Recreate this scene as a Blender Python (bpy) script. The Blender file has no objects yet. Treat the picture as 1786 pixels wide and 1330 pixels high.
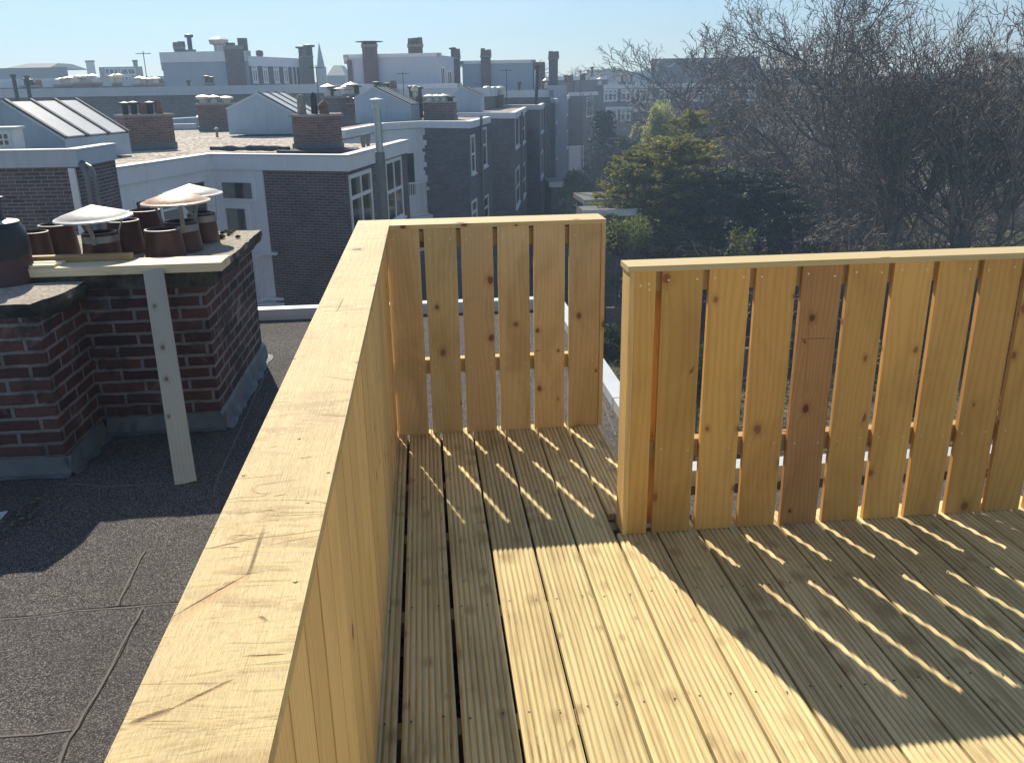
import bpy, math, random
import numpy as np
from mathutils import Vector, Matrix, noise as mnoise
random.seed(7); RNG = np.random.default_rng(7)
sc = bpy.context.scene
COL = sc.collection
R_ = math.radians

# ---------------------------------------------------------------- camera
CAM = np.array([0.12528, -3.72066, 1.50837])
YAW, PITCH, ROLL, FPX = 0.09654, 0.32781, -0.01599, 1498.58
PW, PH = 1786.0, 1330.0                       # photograph's pixel size
_F = np.array([math.sin(YAW)*math.cos(PITCH), math.cos(YAW)*math.cos(PITCH), -math.sin(PITCH)])
_R0 = np.array([math.cos(YAW), -math.sin(YAW), 0.0]); _U0 = np.cross(_R0, _F)
_R = _R0*math.cos(ROLL) + _U0*math.sin(ROLL); _U = -_R0*math.sin(ROLL) + _U0*math.cos(ROLL)
cd = bpy.data.cameras.new('camera'); cam = bpy.data.objects.new('camera', cd); COL.objects.link(cam)
cd.sensor_width = 36.0; cd.lens = 36.0*FPX/PW; cd.clip_start = 0.05; cd.clip_end = 5000
M = Matrix(((_R[0], _U[0], -_F[0], CAM[0]), (_R[1], _U[1], -_F[1], CAM[1]), (_R[2], _U[2], -_F[2], CAM[2]), (0, 0, 0, 1)))
cam.matrix_world = M
sc.camera = cam

# ---------------------------------------------------------------- light
SUN_EL = R_(40.3); SUN_AZ = R_(-16.7)         # azimuth from +Y, positive to the right
w = bpy.data.worlds.new('World'); sc.world = w; w.use_nodes = True
nt = w.node_tree; nt.nodes.clear()
sky = nt.nodes.new('ShaderNodeTexSky'); sky.sky_type = 'NISHITA'; sky.sun_disc = False
sky.sun_elevation = SUN_EL; sky.sun_rotation = SUN_AZ
sky.altitude = 0; sky.air_density = 1.0; sky.dust_density = 0.0; sky.ozone_density = 4.0
bg = nt.nodes.new('ShaderNodeBackground'); bg.inputs['Strength'].default_value = 0.065
wo = nt.nodes.new('ShaderNodeOutputWorld')
tc = nt.nodes.new('ShaderNodeTexCoord'); mp = nt.nodes.new('ShaderNodeMapping'); mp.inputs['Scale'].default_value = (1.2, 1.2, 9.0); mp.inputs['Rotation'].default_value = (0.05, 0.12, 0)
cn = nt.nodes.new('ShaderNodeTexNoise'); cn.inputs['Scale'].default_value = 2.2; cn.inputs['Detail'].default_value = 5; cn.inputs['Roughness'].default_value = 0.55; cn.inputs['Distortion'].default_value = 0.4
cr = nt.nodes.new('ShaderNodeMapRange'); cr.inputs[1].default_value = 0.48; cr.inputs[2].default_value = 0.80; cr.inputs[4].default_value = 0.42
cm = nt.nodes.new('ShaderNodeMix'); cm.data_type = 'RGBA'; cm.inputs[7].default_value = (9.5, 9.8, 10.2, 1)   # thin high cloud
nt.links.new(tc.outputs['Generated'], mp.inputs[0]); nt.links.new(mp.outputs[0], cn.inputs['Vector']); nt.links.new(cn.outputs['Fac'], cr.inputs[0]); nt.links.new(cr.outputs[0], cm.inputs[0])
nt.links.new(sky.outputs[0], cm.inputs[6]); nt.links.new(cm.outputs[2], bg.inputs['Color']); nt.links.new(bg.outputs[0], wo.inputs['Surface'])
sl = bpy.data.lights.new('sun', 'SUN'); sl.energy = 4.0; sl.angle = R_(0.5); sl.color = (1.0, 0.90, 0.74)
so = bpy.data.objects.new('sun', sl); COL.objects.link(so)
_s = Vector((math.sin(SUN_AZ)*math.cos(SUN_EL), math.cos(SUN_AZ)*math.cos(SUN_EL), math.sin(SUN_EL)))
so.rotation_euler = _s.to_track_quat('Z', 'Y').to_euler(); so.location = (0, 0, 30)
vs = sc.view_settings
vs.view_transform = 'Standard'; vs.look = 'None'; vs.gamma = 1.0; vs.use_curve_mapping = False
vs.exposure = 0.68
sc.cycles.volume_max_steps = 256; sc.cycles.max_bounces = 8

# ---------------------------------------------------------------- measuring helpers
def ray(px, py): return _F + _R*((px-PW/2)/FPX) - _U*((py-PH/2)/FPX)
def atz(px, py, z):
    d = ray(px, py); return CAM + d*((z-CAM[2])/d[2])
def aty(px, py, y):
    d = ray(px, py); return CAM + d*((y-CAM[1])/d[1])
def atx(px, py, x):
    d = ray(px, py); return CAM + d*((x-CAM[0])/d[0])
def depth(P): return float((np.array(P)-CAM) @ _F)
def mpp(P): return depth(P)/FPX               # metres per photograph pixel at P

# ---------------------------------------------------------------- mesh builder
class MB:
    def __init__(s): s.v = []; s.f = []; s.uv = []; s.m = []; s.t = []
    def face(s, pts, uvs=None, m=0, tone=0.5):
        n = len(s.v); s.v += [tuple(p) for p in pts]; s.f.append(tuple(range(n, n+len(pts))))
        if uvs is None: uvs = [(p[0], p[1]) for p in pts]
        s.uv += list(uvs); s.m.append(m); s.t.append(tone)
    def obox(s, O, X, Y, Z, g=2, m=0, tone=None, off=None, skip=()):
        """box from corner O with full edge vectors X, Y, Z; the grain (uv v axis) runs along edge g"""
        O, X, Y, Z = (np.array(a, float) for a in (O, X, Y, Z)); A = (X, Y, Z)
        L = [float(np.linalg.norm(a)) for a in A]
        if tone is None: tone = random.random()
        if off is None: off = (random.uniform(-40, 40), random.uniform(-40, 40))
        for k in range(3):
            i, j = (k+1) % 3, (k+2) % 3
            for sd in (0, 1):
                if (k, sd) in skip: continue
                b = O + A[k]*sd
                c = [b, b+A[i], b+A[i]+A[j], b+A[j]]
                if i == g: uv = [(0, 0), (0, L[i]), (L[j], L[i]), (L[j], 0)]
                else: uv = [(0, 0), (L[i], 0), (L[i], L[j]), (0, L[j])]
                uv = [(u+off[0]+k*3.1+sd*1.3*(k != g), w_+off[1]) for u, w_ in uv]
                if k == g: uv = [(u*1.0, w_*0.25) for u, w_ in uv]
                if (np.dot(np.cross(A[0], A[1]), A[2]) > 0) != (sd == 1): c = c[::-1]; uv = uv[::-1]
                s.face(c, uv, m, tone)
    def box(s, x0, x1, y0, y1, z0, z1, **k):
        s.obox((x0, y0, z0), (x1-x0, 0, 0), (0, y1-y0, 0), (0, 0, z1-z0), **k)
    def prism(s, poly, z0, z1, m=0, mt=None, tone=0.5, bottom=True, top=True):
        """vertical prism on a 2-D footprint; uv in metres: along the wall, height"""
        P = [np.array(p[:2], float) for p in poly]; n = len(P)
        ar = sum(P[i][0]*P[(i+1) % n][1]-P[(i+1) % n][0]*P[i][1] for i in range(n))
        if ar < 0: P = P[::-1]
        u = 0.0
        for i in range(n):
            a, b = P[i], P[(i+1) % n]; L = float(np.linalg.norm(b-a))
            s.face([(*a, z0), (*b, z0), (*b, z1), (*a, z1)], [(u, z0), (u+L, z0), (u+L, z1), (u, z1)], m, tone); u += L
        if top: s.face([(*p, z1) for p in P], [tuple(p) for p in P], m if mt is None else mt, tone)
        if bottom: s.face([(*p, z0) for p in P[::-1]], [tuple(p) for p in P[::-1]], m, tone)
    def tube(s, path, rad, n=8, m=0, cap=True, tone=0.5):
        path = [np.array(p, float) for p in path]
        if not hasattr(rad, '__len__'): rad = [rad]*len(path)
        rings = []; prev = None
        for i, p in enumerate(path):
            d = path[min(i+1, len(path)-1)] - path[max(i-1, 0)]; d = d/np.linalg.norm(d)
            a = np.cross(d, (0, 0, 1.0)) if prev is None else prev - d*(prev@d)
            if np.linalg.norm(a) < 1e-4: a = np.cross(d, (0, 1.0, 0))
            a = a/np.linalg.norm(a); prev = a; b = np.cross(d, a)
            rings.append([p+rad[i]*(a*math.cos(2*math.pi*k/n)+b*math.sin(2*math.pi*k/n)) for k in range(n)])
        v = 0
        for i in range(len(path)-1):
            L = float(np.linalg.norm(path[i+1]-path[i]))
            for k in range(n):
                k2 = (k+1) % n
                s.face([rings[i][k], rings[i+1][k], rings[i+1][k2], rings[i][k2]], [(k*.03, v), (k*.03, v+L), (k*.03+.03, v+L), (k*.03+.03, v)], m, tone)
            v += L
        if cap: s.face(rings[0], None, m, tone); s.face(rings[-1][::-1], None, m, tone)
    def lathe(s, prof, c=(0, 0, 0), n=32, m=0, tone=0.5, wob=0):
        """prof: list of (radius, z) from bottom/outside round to the end"""
        c = np.array(c, float)
        def ring(r, z): return [c+np.array((r*math.cos(2*math.pi*k/n)*(1+wob*math.sin(3*2*math.pi*k/n+1)), r*math.sin(2*math.pi*k/n)*(1+wob*math.cos(2*2*math.pi*k/n)), z)) for k in range(n)]
        v = 0
        for (r0, z0), (r1, z1) in zip(prof[:-1], prof[1:]):
            a, b = ring(max(r0, 1e-5), z0), ring(max(r1, 1e-5), z1); L = math.hypot(r1-r0, z1-z0)
            for k in range(n):
                k2 = (k+1) % n
                if r1 < 1e-4: s.face([a[k], a[k2], b[k]], [(k*.05, v), (k*.05+.05, v), (k*.05, v+L)], m, tone)
                elif r0 < 1e-4: s.face([a[k], b[k2], b[k]], [(k*.05, v), (k*.05+.05, v), (k*.05, v+L)], m, tone)
                else: s.face([a[k], a[k2], b[k2], b[k]], [(k*.05, v), (k*.05+.05, v), (k*.05+.05, v+L), (k*.05, v+L)], m, tone)
            v += L
    def build(s, name, mats, parent=None, smooth=False, local=False, merge=False):
        me = bpy.data.meshes.new(name)
        V = np.array(s.v, float)
        if parent is not None and not local:
            p = parent; o = np.zeros(3)
            while p is not None: o = o + np.array(p.location); p = p.parent
            V = V - o
        me.from_pydata(V.tolist(), [], s.f)
        ul = me.uv_layers.new(name='UVMap'); ul.data.foreach_set('uv', np.array(s.uv, np.float32).ravel())
        at = me.attributes.new('tone', 'FLOAT', 'FACE'); at.data.foreach_set('value', np.array(s.t, np.float32))
        if not isinstance(mats, (list, tuple)): mats = [mats]
        for m in mats: me.materials.append(m)
        me.polygons.foreach_set('material_index', np.array(s.m, np.int32))
        if smooth:
            import bmesh
            bm = bmesh.new(); bm.from_mesh(me); bmesh.ops.remove_doubles(bm, verts=bm.verts, dist=1e-5); bm.to_mesh(me); bm.free()
            for p in me.polygons: p.use_smooth = True
            try: me.set_sharp_from_angle(angle=R_(38))
            except Exception: pass
        me.update()
        o = bpy.data.objects.new(name, me); COL.objects.link(o)
        if parent is not None: o.parent = parent
        return o

def tag(o, label=None, cat=None, group=None, kind=None):
    if label: o['label'] = label
    if cat: o['category'] = cat
    if group: o['group'] = group
    if kind: o['kind'] = kind
    return o
def thing(name, label, cat, loc=(0, 0, 0), group=None, kind=None):
    o = bpy.data.objects.new(name, None); COL.objects.link(o); o.location = [float(a) for a in loc]
    o.empty_display_size = 0.2
    return tag(o, label, cat, group, kind)

# ---------------------------------------------------------------- materials
class NT:
    def __init__(s, name):
        s.mat = bpy.data.materials.new(name); s.mat.use_nodes = True; s.t = s.mat.node_tree; s.t.nodes.clear()
        s.out = s.n('ShaderNodeOutputMaterial'); s.b = s.n('ShaderNodeBsdfPrincipled')
        s.t.links.new(s.b.outputs[0], s.out.inputs['Surface'])
    def n(s, ty, **k):
        nd = s.t.nodes.new(ty)
        for a, v in k.items(): setattr(nd, a, v)
        return nd
    def l(s, a, b): s.t.links.new(a, b)
    def _in(s, sock, v):
        if isinstance(v, bpy.types.NodeSocket): s.l(v, sock)
        elif v is not None: sock.default_value = v
    def math(s, op, a, b=None, c=None, clamp=False):
        nd = s.n('ShaderNodeMath', operation=op, use_clamp=clamp)
        s._in(nd.inputs[0], a); s._in(nd.inputs[1], b)
        if c is not None: s._in(nd.inputs[2], c)
        return nd.outputs[0]
    def vm(s, op, a, b=None):
        nd = s.n('ShaderNodeVectorMath', operation=op); s._in(nd.inputs[0], a); s._in(nd.inputs[1], b)
        return nd.outputs['Value'] if op in ('LENGTH', 'DOT_PRODUCT', 'DISTANCE') else nd.outputs[0]
    def comb(s, x, y, z=0.0):
        nd = s.n('ShaderNodeCombineXYZ'); s._in(nd.inputs[0], x); s._in(nd.inputs[1], y); s._in(nd.inputs[2], z); return nd.outputs[0]
    def sep(s, v):
        nd = s.n('ShaderNodeSeparateXYZ'); s.l(v, nd.inputs[0]); return nd.outputs
    def uv(s): return s.n('ShaderNodeUVMap', uv_map='UVMap').outputs[0]
    def obj(s): return s.n('ShaderNodeTexCoord').outputs['Object']
    def tone(s): return s.n('ShaderNodeAttribute', attribute_name='tone').outputs['Fac']
    def noise(s, vec, scale, detail=3, rough=0.5, dist=0.0, col=False):
        nd = s.n('ShaderNodeTexNoise'); s._in(nd.inputs['Vector'], vec); s._in(nd.inputs['Scale'], scale)
        nd.inputs['Detail'].default_value = detail; nd.inputs['Roughness'].default_value = rough; nd.inputs['Distortion'].default_value = dist
        return nd.outputs['Color' if col else 'Fac']
    def vor(s, vec, scale, feature='F1', out='Distance', rnd=1.0):
        nd = s.n('ShaderNodeTexVoronoi', feature=feature); s._in(nd.inputs['Vector'], vec); s._in(nd.inputs['Scale'], scale); nd.inputs['Randomness'].default_value = rnd
        return nd.outputs[out]
    def ramp(s, fac, stops, interp='LINEAR'):
        nd = s.n('ShaderNodeValToRGB'); s.l(fac, nd.inputs[0]); r = nd.color_ramp; r.interpolation = interp
        while len(r.elements) < len(stops): r.elements.new(0.5)
        for e, (p, c) in zip(r.elements, stops):
            e.position = p; e.color = (*c, 1) if hasattr(c, '__len__') else (c, c, c, 1)
        return nd.outputs[0]
    def mix(s, fac, a, b, bt='MIX'):
        nd = s.n('ShaderNodeMix', data_type='RGBA', blend_type=bt)
        s._in(nd.inputs[0], fac)
        for i, v in ((6, a), (7, b)):
            s._in(nd.inputs[i], (*v, 1) if isinstance(v, tuple) and len(v) == 3 else v)
        return nd.outputs[2]
    def mr(s, v, a, b, c=0.0, d=1.0, clamp=True):
        nd = s.n('ShaderNodeMapRange', clamp=clamp); s._in(nd.inputs[0], v)
        for i, x in enumerate((a, b, c, d)): s._in(nd.inputs[i+1], x)
        return nd.outputs[0]
    def bump(s, h, dist=0.002, strength=1.0, prev=None):
        nd = s.n('ShaderNodeBump'); s.l(h, nd.inputs['Height']); nd.inputs['Distance'].default_value = dist; nd.inputs['Strength'].default_value = strength
        if prev is not None: s.l(prev, nd.inputs['Normal'])
        s.l(nd.outputs[0], s.b.inputs['Normal']); return nd.outputs[0]
    def set(s, col=None, rough=None, metal=None, spec=None):
        for k, v in (('Base Color', col), ('Roughness', rough), ('Metallic', metal), ('Specular IOR Level', spec)):
            if v is not None: s._in(s.b.inputs[k], (*v, 1) if isinstance(v, tuple) and len(v) == 3 else v)
        return s.mat

def wood(name, light, dark, knotc=(0.12, 0.045, 0.02), ring=95, knots=0.6, tonevar=0.22, knot_r=0.013, rough=0.62, grey=0.0, marks=(), fine=0.35, blotch=0.25, bumpd=0.0006, cellu=0.11, cellv=0.34, grain_c=0.5, ripple=0.0, tint=0.0, patch=0.0, halo=0.45, streak=0.0):
    s = NT(name); uv = s.uv(); tone = s.tone()
    x, y, _ = s.sep(uv)
    seed = s.math('MULTIPLY', tone, 37.0)
    # knots: nearest jittered point, measured in metres
    cv = s.comb(s.math('DIVIDE', x, cellu), s.math('DIVIDE', y, cellv), seed)
    vn = s.n('ShaderNodeTexVoronoi', voronoi_dimensions='3D'); s.l(cv, vn.inputs['Vector']); vn.inputs['Scale'].default_value = 1.0; vn.inputs['Randomness'].default_value = 0.85
    dl = s.vm('SUBTRACT', cv, vn.outputs['Position']); dx, dy, dz = s.sep(dl)
    rnd = s.sep(vn.outputs['Color'])
    wob = s.noise(uv, 45, 2)
    kd = s.vm('LENGTH', s.comb(s.math('MULTIPLY', dx, cellu), s.math('MULTIPLY', dy, cellv*0.75), 0.0))
    kd = s.math('ADD', kd, s.math('MULTIPLY', s.math('SUBTRACT', wob, 0.5), 0.009))
    krad = s.math('MULTIPLY', s.mr(rnd[0], 1-knots, 1.0, 0.0, 1.0), knot_r)
    krad = s.math('ADD', krad, s.math('MULTIPLY', s.math('GREATER_THAN', rnd[0], 1-knots), knot_r*0.4))
    kq = s.math('DIVIDE', kd, s.math('MAXIMUM', krad, 0.0004))
    # growth rings bending round the knots
    bend = s.math('MULTIPLY', s.math('POWER', 2.718, s.math('MULTIPLY', s.math('MULTIPLY', kq, kq), -0.16)), s.math('MULTIPLY', krad, 1.6))
    low = s.noise(s.comb(s.math('MULTIPLY', x, 3.2), s.math('MULTIPLY', y, 0.55), seed), 1.6, 2)
    wv = s.math('ADD', s.math('ADD', x, s.math('MULTIPLY', low, 0.16)), s.math('MULTIPLY', bend, s.math('SIGN', dx)))
    ringn = s.noise(s.comb(s.math('MULTIPLY', x, 60), s.math('MULTIPLY', y, 1.6), seed), 1.0, 3)
    sn = s.math('SINE', s.math('ADD', s.math('MULTIPLY', wv, ring*6.28), s.math('MULTIPLY', ringn, 2.2)))
    rg = s.mr(sn, -1.0, 1.0, 0.0, 1.0)
    fn = s.noise(s.comb(s.math('MULTIPLY', x, 420), s.math('MULTIPLY', y, 9), seed), 1.0, 4, 0.65)
    bl = s.noise(s.comb(s.math('MULTIPLY', x, 5), s.math('MULTIPLY', y, 2.2), seed), 1.0, 3)
    f = s.math('ADD', s.math('MULTIPLY', s.math('POWER', rg, 2.0), grain_c), s.math('MULTIPLY', s.math('SUBTRACT', fn, 0.5), fine*2))
    f = s.math('ADD', f, s.math('MULTIPLY', s.math('SUBTRACT', bl, 0.5), blotch*2), clamp=True)
    col = s.mix(f, light, dark)
    col = s.mix(s.math('MULTIPLY', s.mr(kq, 3.0 if halo < .5 else 4.2, 1.0, 0.0, halo), s.math('GREATER_THAN', krad, 0.001)), col, tuple(c*0.62 for c in dark))
    col = s.mix(s.mr(kq, 1.25, 0.85, 0.0, 1.0), col, s.mix(fn, knotc, tuple(c*2.2 for c in knotc)))
    if streak:
        st_ = s.noise(s.comb(s.math('MULTIPLY', x, 75), s.math('MULTIPLY', y, 1.1), seed), 1.0, 3, 0.6); col = s.mix(s.mr(st_, 0.5, 0.68, 0.0, streak), col, tuple(min(.9, c*1.22+.03) for c in light)); col = s.mix(s.mr(st_, 0.46, 0.32, 0.0, streak), col, tuple(c*0.72 for c in dark))
    hue = s.n('ShaderNodeHueSaturation'); hue.inputs['Saturation'].default_value = 1.0 - grey
    s.l(col, hue.inputs['Color'])
    s._in(hue.inputs['Value'], s.math('ADD', s.math('MULTIPLY', s.math('SUBTRACT', tone, 0.5), tonevar*2), 1.0))
    col = hue.outputs[0]
    if tint: col = s.mix(1.0, col, s.mix(s.mr(s.math('FRACT', s.math('MULTIPLY', tone, 7.3)), 0.0, 1.0), (1-tint, 1.0, 1-tint*.6), (1.0, 1-tint*.7, 1-tint*.5)), 'MULTIPLY')
    if patch:
        pn = s.noise(s.comb(s.math('MULTIPLY', x, 6), s.math('MULTIPLY', y, 2.4), seed), 1.0, 4, 0.6, 0.4); col = s.mix(s.mr(pn, 0.48, 0.68, 0.0, patch), col, tuple(c*0.55 for c in dark))
    h = s.math('SUBTRACT', s.math('MULTIPLY', fn, 0.6), s.math('MULTIPLY', rg, min(0.5, grain_c)))
    if ripple:
        rp = s.noise(s.comb(s.math('MULTIPLY', x, 7), s.math('MULTIPLY', y, 26), seed), 1.0, 3, 0.55, 0.6)
        bandm = s.noise(s.comb(s.math('MULTIPLY', x, 2.5), s.math('MULTIPLY', y, 3.5), seed), 1.0, 1)
        rpk = s.math('MULTIPLY', s.math('ABSOLUTE', s.math('SUBTRACT', rp, 0.5)), s.mr(bandm, 0.42, 0.62))
        h = s.math('ADD', h, s.math('MULTIPLY', rpk, ripple))
        # compression figure: the silky dark/pale cross bands of a twisted board
        ch = s.math('MULTIPLY', s.mr(rp, 0.46, 0.40, 0.0, 0.55), s.mr(bandm, 0.42, 0.6))
        col = s.mix(ch, col, tuple(c*0.80 for c in dark))
        r2 = s.noise(s.comb(s.math('MULTIPLY', x, 4.5), s.math('MULTIPLY', y, 17), s.math('ADD', seed, 9.0)), 1.0, 2, 0.5, 0.9)
        cre = s.math('MULTIPLY', s.mr(s.math('ABSOLUTE', s.math('SUBTRACT', r2, 0.5)), 0.024, 0.002, 0.0, 0.30), s.mr(s.noise(s.comb(s.math('MULTIPLY', x, 6), s.math('MULTIPLY', y, 8), 5.0), 1.0, 2), 0.48, 0.6))
        col = s.mix(cre, col, tuple(c*0.55 for c in dark)); h = s.math('SUBTRACT', h, s.math('MULTIPLY', cre, 1.0))
        h = s.math('ADD', h, s.math('MULTIPLY', s.mr(kq, 7.0, 0.0), 1.6))
    for (mu, mv, ang, hl, hw, mc, st) in marks:
        ca, sa = math.cos(ang), math.sin(ang)
        ax = s.math('SUBTRACT', x, mu); ay = s.math('SUBTRACT', y, mv)
        ay = s.math('ADD', ay, s.math('MULTIPLY', s.math('SUBTRACT', s.noise(uv, 14, 2), 0.5), hw*3.0))
        p = s.math('ADD', s.math('MULTIPLY', ax, ca), s.math('MULTIPLY', ay, sa))
        q = s.math('ADD', s.math('MULTIPLY', ax, -sa), s.math('MULTIPLY', ay, ca))
        e = s.math('SQRT', s.math('ADD', s.math('POWER', s.math('ABSOLUTE', s.math('DIVIDE', p, hl)), 4.0), s.math('POWER', s.math('ABSOLUTE', s.math('DIVIDE', q, hw)), 2.0)))
        k = s.mr(e, 1.35, 0.15, 0.0, st*.8)
        col = s.mix(k, col, mc); h = s.math('SUBTRACT', h, s.math('MULTIPLY', k, 0.9))
    s.set(col, rough, spec=0.35)
    s.bump(h, bumpd)
    return s.mat

def brick(name, cols, mortar, bw=0.22, bh=0.0625, ms=0.011, bump=0.004, var=0.35, dirt=0.3, dirtc=(0.03, 0.035, 0.035), wobble=0.007, effl=0.0):
    s = NT(name); uv = s.uv()
    wob = s.n('ShaderNodeVectorMath', operation='SCALE'); s.l(s.vm('SUBTRACT', s.noise(uv, 9, 2, col=True), (0.5, 0.5, 0.5)), wob.inputs[0]); wob.inputs['Scale'].default_value = wobble
    v = s.vm('ADD', uv, wob.outputs[0])
    b = s.n('ShaderNodeTexBrick'); s.l(v, b.inputs['Vector'])
    b.inputs['Scale'].default_value = 1.0; b.inputs['Brick Width'].default_value = bw; b.inputs['Row Height'].default_value = bh
    b.inputs['Mortar Size'].default_value = ms*0.5; b.inputs['Mortar Smooth'].default_value = 0.25; b.inputs['Bias'].default_value = 0.0
    b.offset = 0.5; b.inputs['Color1'].default_value = (0, 0, 0, 1); b.inputs['Color2'].default_value = (1, 1, 1, 1); b.inputs['Mortar'].default_value = (0.5, 0.5, 0.5, 1)
    bc = s.sep(b.outputs['Color'])[0]
    c = s.ramp(bc, [(0.0, cols[0]), (0.5, cols[1]), (1.0, cols[2])])
    n1 = s.noise(v, 60, 4, 0.6); n2 = s.noise(uv, 1.3, 4, 0.6)
    c = s.mix(s.mr(n1, 0.3, 0.75, 0.0, var), c, tuple(a*0.45 for a in cols[1]))
    c = s.mix(b.outputs['Fac'], c, s.mix(n1, mortar, tuple(a*0.6 for a in mortar)))
    c = s.mix(s.mr(n2, 0.45, 0.75, 0.0, dirt), c, dirtc)
    if effl:
        e = s.noise(uv, 4.5, 5, 0.7, 0.5); c = s.mix(s.mr(e, 0.58, 0.72, 0.0, effl), c, (0.34, 0.33, 0.34)); c = s.mix(s.mr(s.noise(uv, 2.1, 5, 0.7, 0.3), 0.5, 0.62, 0.0, 0.75), c, (0.035, 0.036, 0.04))
    s.set(c, 0.9, spec=0.2)
    h = s.math('ADD', s.math('MULTIPLY', s.math('SUBTRACT', 1.0, b.outputs['Fac']), 1.0), s.math('MULTIPLY', n1, 0.35))
    s.bump(h, bump)
    return s.mat

def plain(name, col, rough=0.6, metal=0.0, var=0.12, scale=3.0, bump=0.0, spec=0.4, streak=0.0):
    s = NT(name); o = s.obj()
    n = s.noise(o, scale, 5, 0.6)
    c = s.mix(s.mr(n, 0.3, 0.75, 0.0, var*2), col, tuple(a*0.45 for a in col))
    if streak:
        x, y, z = s.sep(o)
        n2 = s.noise(s.comb(s.math('MULTIPLY', x, 9), s.math('MULTIPLY', y, 9), s.math('MULTIPLY', z, 0.5)), 1.0, 4, 0.6)
        c = s.mix(s.mr(n2, 0.5, 0.75, 0.0, streak), c, tuple(a*0.5 for a in col))
    s.set(c, rough, metal, spec)
    if bump: s.bump(s.noise(o, scale*14, 4, 0.7), bump)
    return s.mat

def gravel(name, cols, scale=38, bump=0.012):
    s = NT(name); o = s.obj()
    v = s.n('ShaderNodeTexVoronoi'); s.l(o, v.inputs['Vector']); v.inputs['Scale'].default_value = scale
    r = s.sep(v.outputs['Color'])[0]
    c = s.ramp(r, [(i/(len(cols)-1), k) for i, k in enumerate(cols)])
    c = s.mix(s.mr(s.noise(o, 0.6, 4), 0.45, 0.75, 0.0, 0.2), c, (0.16, 0.14, 0.12))
    c = s.mix(s.mr(v.outputs['Distance'], 0.6, 0.95, 0.0, 0.75), c, (0.08, 0.07, 0.06))
    s.set(c, 0.9, spec=0.2); s.bump(s.math('SUBTRACT', 1.0, v.outputs['Distance']), bump)
    return s.mat

def felt(name):
    s = NT(name); o = s.obj()
    v = s.n('ShaderNodeTexVoronoi'); s.l(o, v.inputs['Vector']); v.inputs['Scale'].default_value = 330
    r = s.sep(v.outputs['Color'])[0]; g = s.noise(o, 520, 2, 0.7)
    c = s.ramp(r, [(0.0, (0.028, 0.028, 0.030)), (0.40, (0.080, 0.077, 0.076)), (0.75, (0.155, 0.145, 0.138)), (1.0, (0.44, 0.41, 0.38))])
    c = s.mix(s.mr(g, 0.45, 0.6, 0.0, 0.35), c, (0.03, 0.03, 0.032))
    n = s.noise(o, 1.4, 5, 0.6); c = s.mix(s.mr(n, 0.35, 0.7, 0.0, 0.45), c, (0.060, 0.058, 0.060))
    n3 = s.noise(o, 7, 4, 0.6); c = s.mix(s.mr(n3, 0.5, 0.8, 0.0, 0.3), c, (0.18, 0.165, 0.15))
    s.set(c, 0.95, spec=0.12)
    s.bump(s.math('ADD', g, s.math('MULTIPLY', s.noise(o, 3, 3), 4.0)), 0.0016)
    return s.mat

def foliage(name, a, b, rough=0.6, trans=0.25):
    s = NT(name)
    t = s.tone(); n = s.noise(s.obj(), 0.9, 3)
    f = s.math('ADD', s.math('MULTIPLY', t, 0.65), s.math('MULTIPLY', n, 0.45), clamp=True)
    c = s.mix(f, a, b); s.set(c, rough, spec=0.3)
    tr = s.n('ShaderNodeBsdfTranslucent'); s.l(c, tr.inputs['Color'])
    mx = s.n('ShaderNodeMixShader'); mx.inputs[0].default_value = trans
    s.l(s.b.outputs[0], mx.inputs[1]); s.l(tr.outputs[0], mx.inputs[2]); s.l(mx.outputs[0], s.out.inputs['Surface'])
    return s.mat

def glassy(name, col=(0.02, 0.03, 0.04), rough=0.08):
    s = NT(name); n = s.noise(s.obj(), 1.7, 2)
    return s.set(s.mix(n, col, tuple(c*2.6 for c in col)), rough, spec=0.9)
# ---------------------------------------------------------------- near materials
def mark(p, q, z, hw, col, st, y0=0):
    a, b = atz(*p, z), atz(*q, z); c = (a+b)/2; d = b-a
    return (float(c[0]), float(c[1]), math.atan2(d[1], d[0]), float(np.linalg.norm(d))/2, hw, col, st)
HC = 0.9655                                     # top of the cap boards
CM = [mark((461, 920), (431, 1012), HC, 0.0022, (0.10, 0.055, 0.02), 0.9),
      mark((432, 1004), (300, 1084), HC, 0.0075, (0.62, 0.30, 0.13), 0.75),
      mark((432, 1002), (305, 1073), HC, 0.0016, (0.25, 0.12, 0.05), 0.6),
      mark((228, 1264), (300, 1238), HC, 0.0045, (0.14, 0.05, 0.035), 0.9),
      mark((300, 1238), (405, 1187), HC, 0.0028, (0.35, 0.20, 0.09), 0.7),
      mark((428, 1145), (495, 1142), HC, 0.0022, (0.33, 0.20, 0.09), 0.65),
      mark((360, 958), (450, 938), HC, 0.0026, (0.40, 0.25, 0.11), 0.6),
      mark((452, 1075), (466, 1085), HC, 0.0022, (0.2, 0.1, 0.05), 0.7),
      mark((534, 876), (540, 878), HC, 0.002, (0.06, 0.04, 0.03), 0.9),
      mark((478, 865), (500, 862), HC, 0.002, (0.3, 0.18, 0.08), 0.6),
      mark((520, 800), (545, 797), HC, 0.0022, (0.3, 0.18, 0.08), 0.6),
      mark((560, 655), (625, 665), HC, 0.0022, (0.33, 0.2, 0.09), 0.6),
      mark((548, 722), (612, 727), HC, 0.0022, (0.33, 0.2, 0.09), 0.6),
      mark((587, 545), (600, 520), HC, 0.002, (0.22, 0.12, 0.05), 0.7),
      mark((612, 418), (672, 417), HC, 0.0026, (0.18, 0.10, 0.05), 0.75)]
def markY(p, q, y, hw, col, st):
    a, b = aty(*p, y), aty(*q, y); c = (a+b)/2; d = b-a
    return (float(c[0]), float(c[2]), math.atan2(d[2], d[0]), float(np.linalg.norm(d))/2, hw, col, st)
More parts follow.
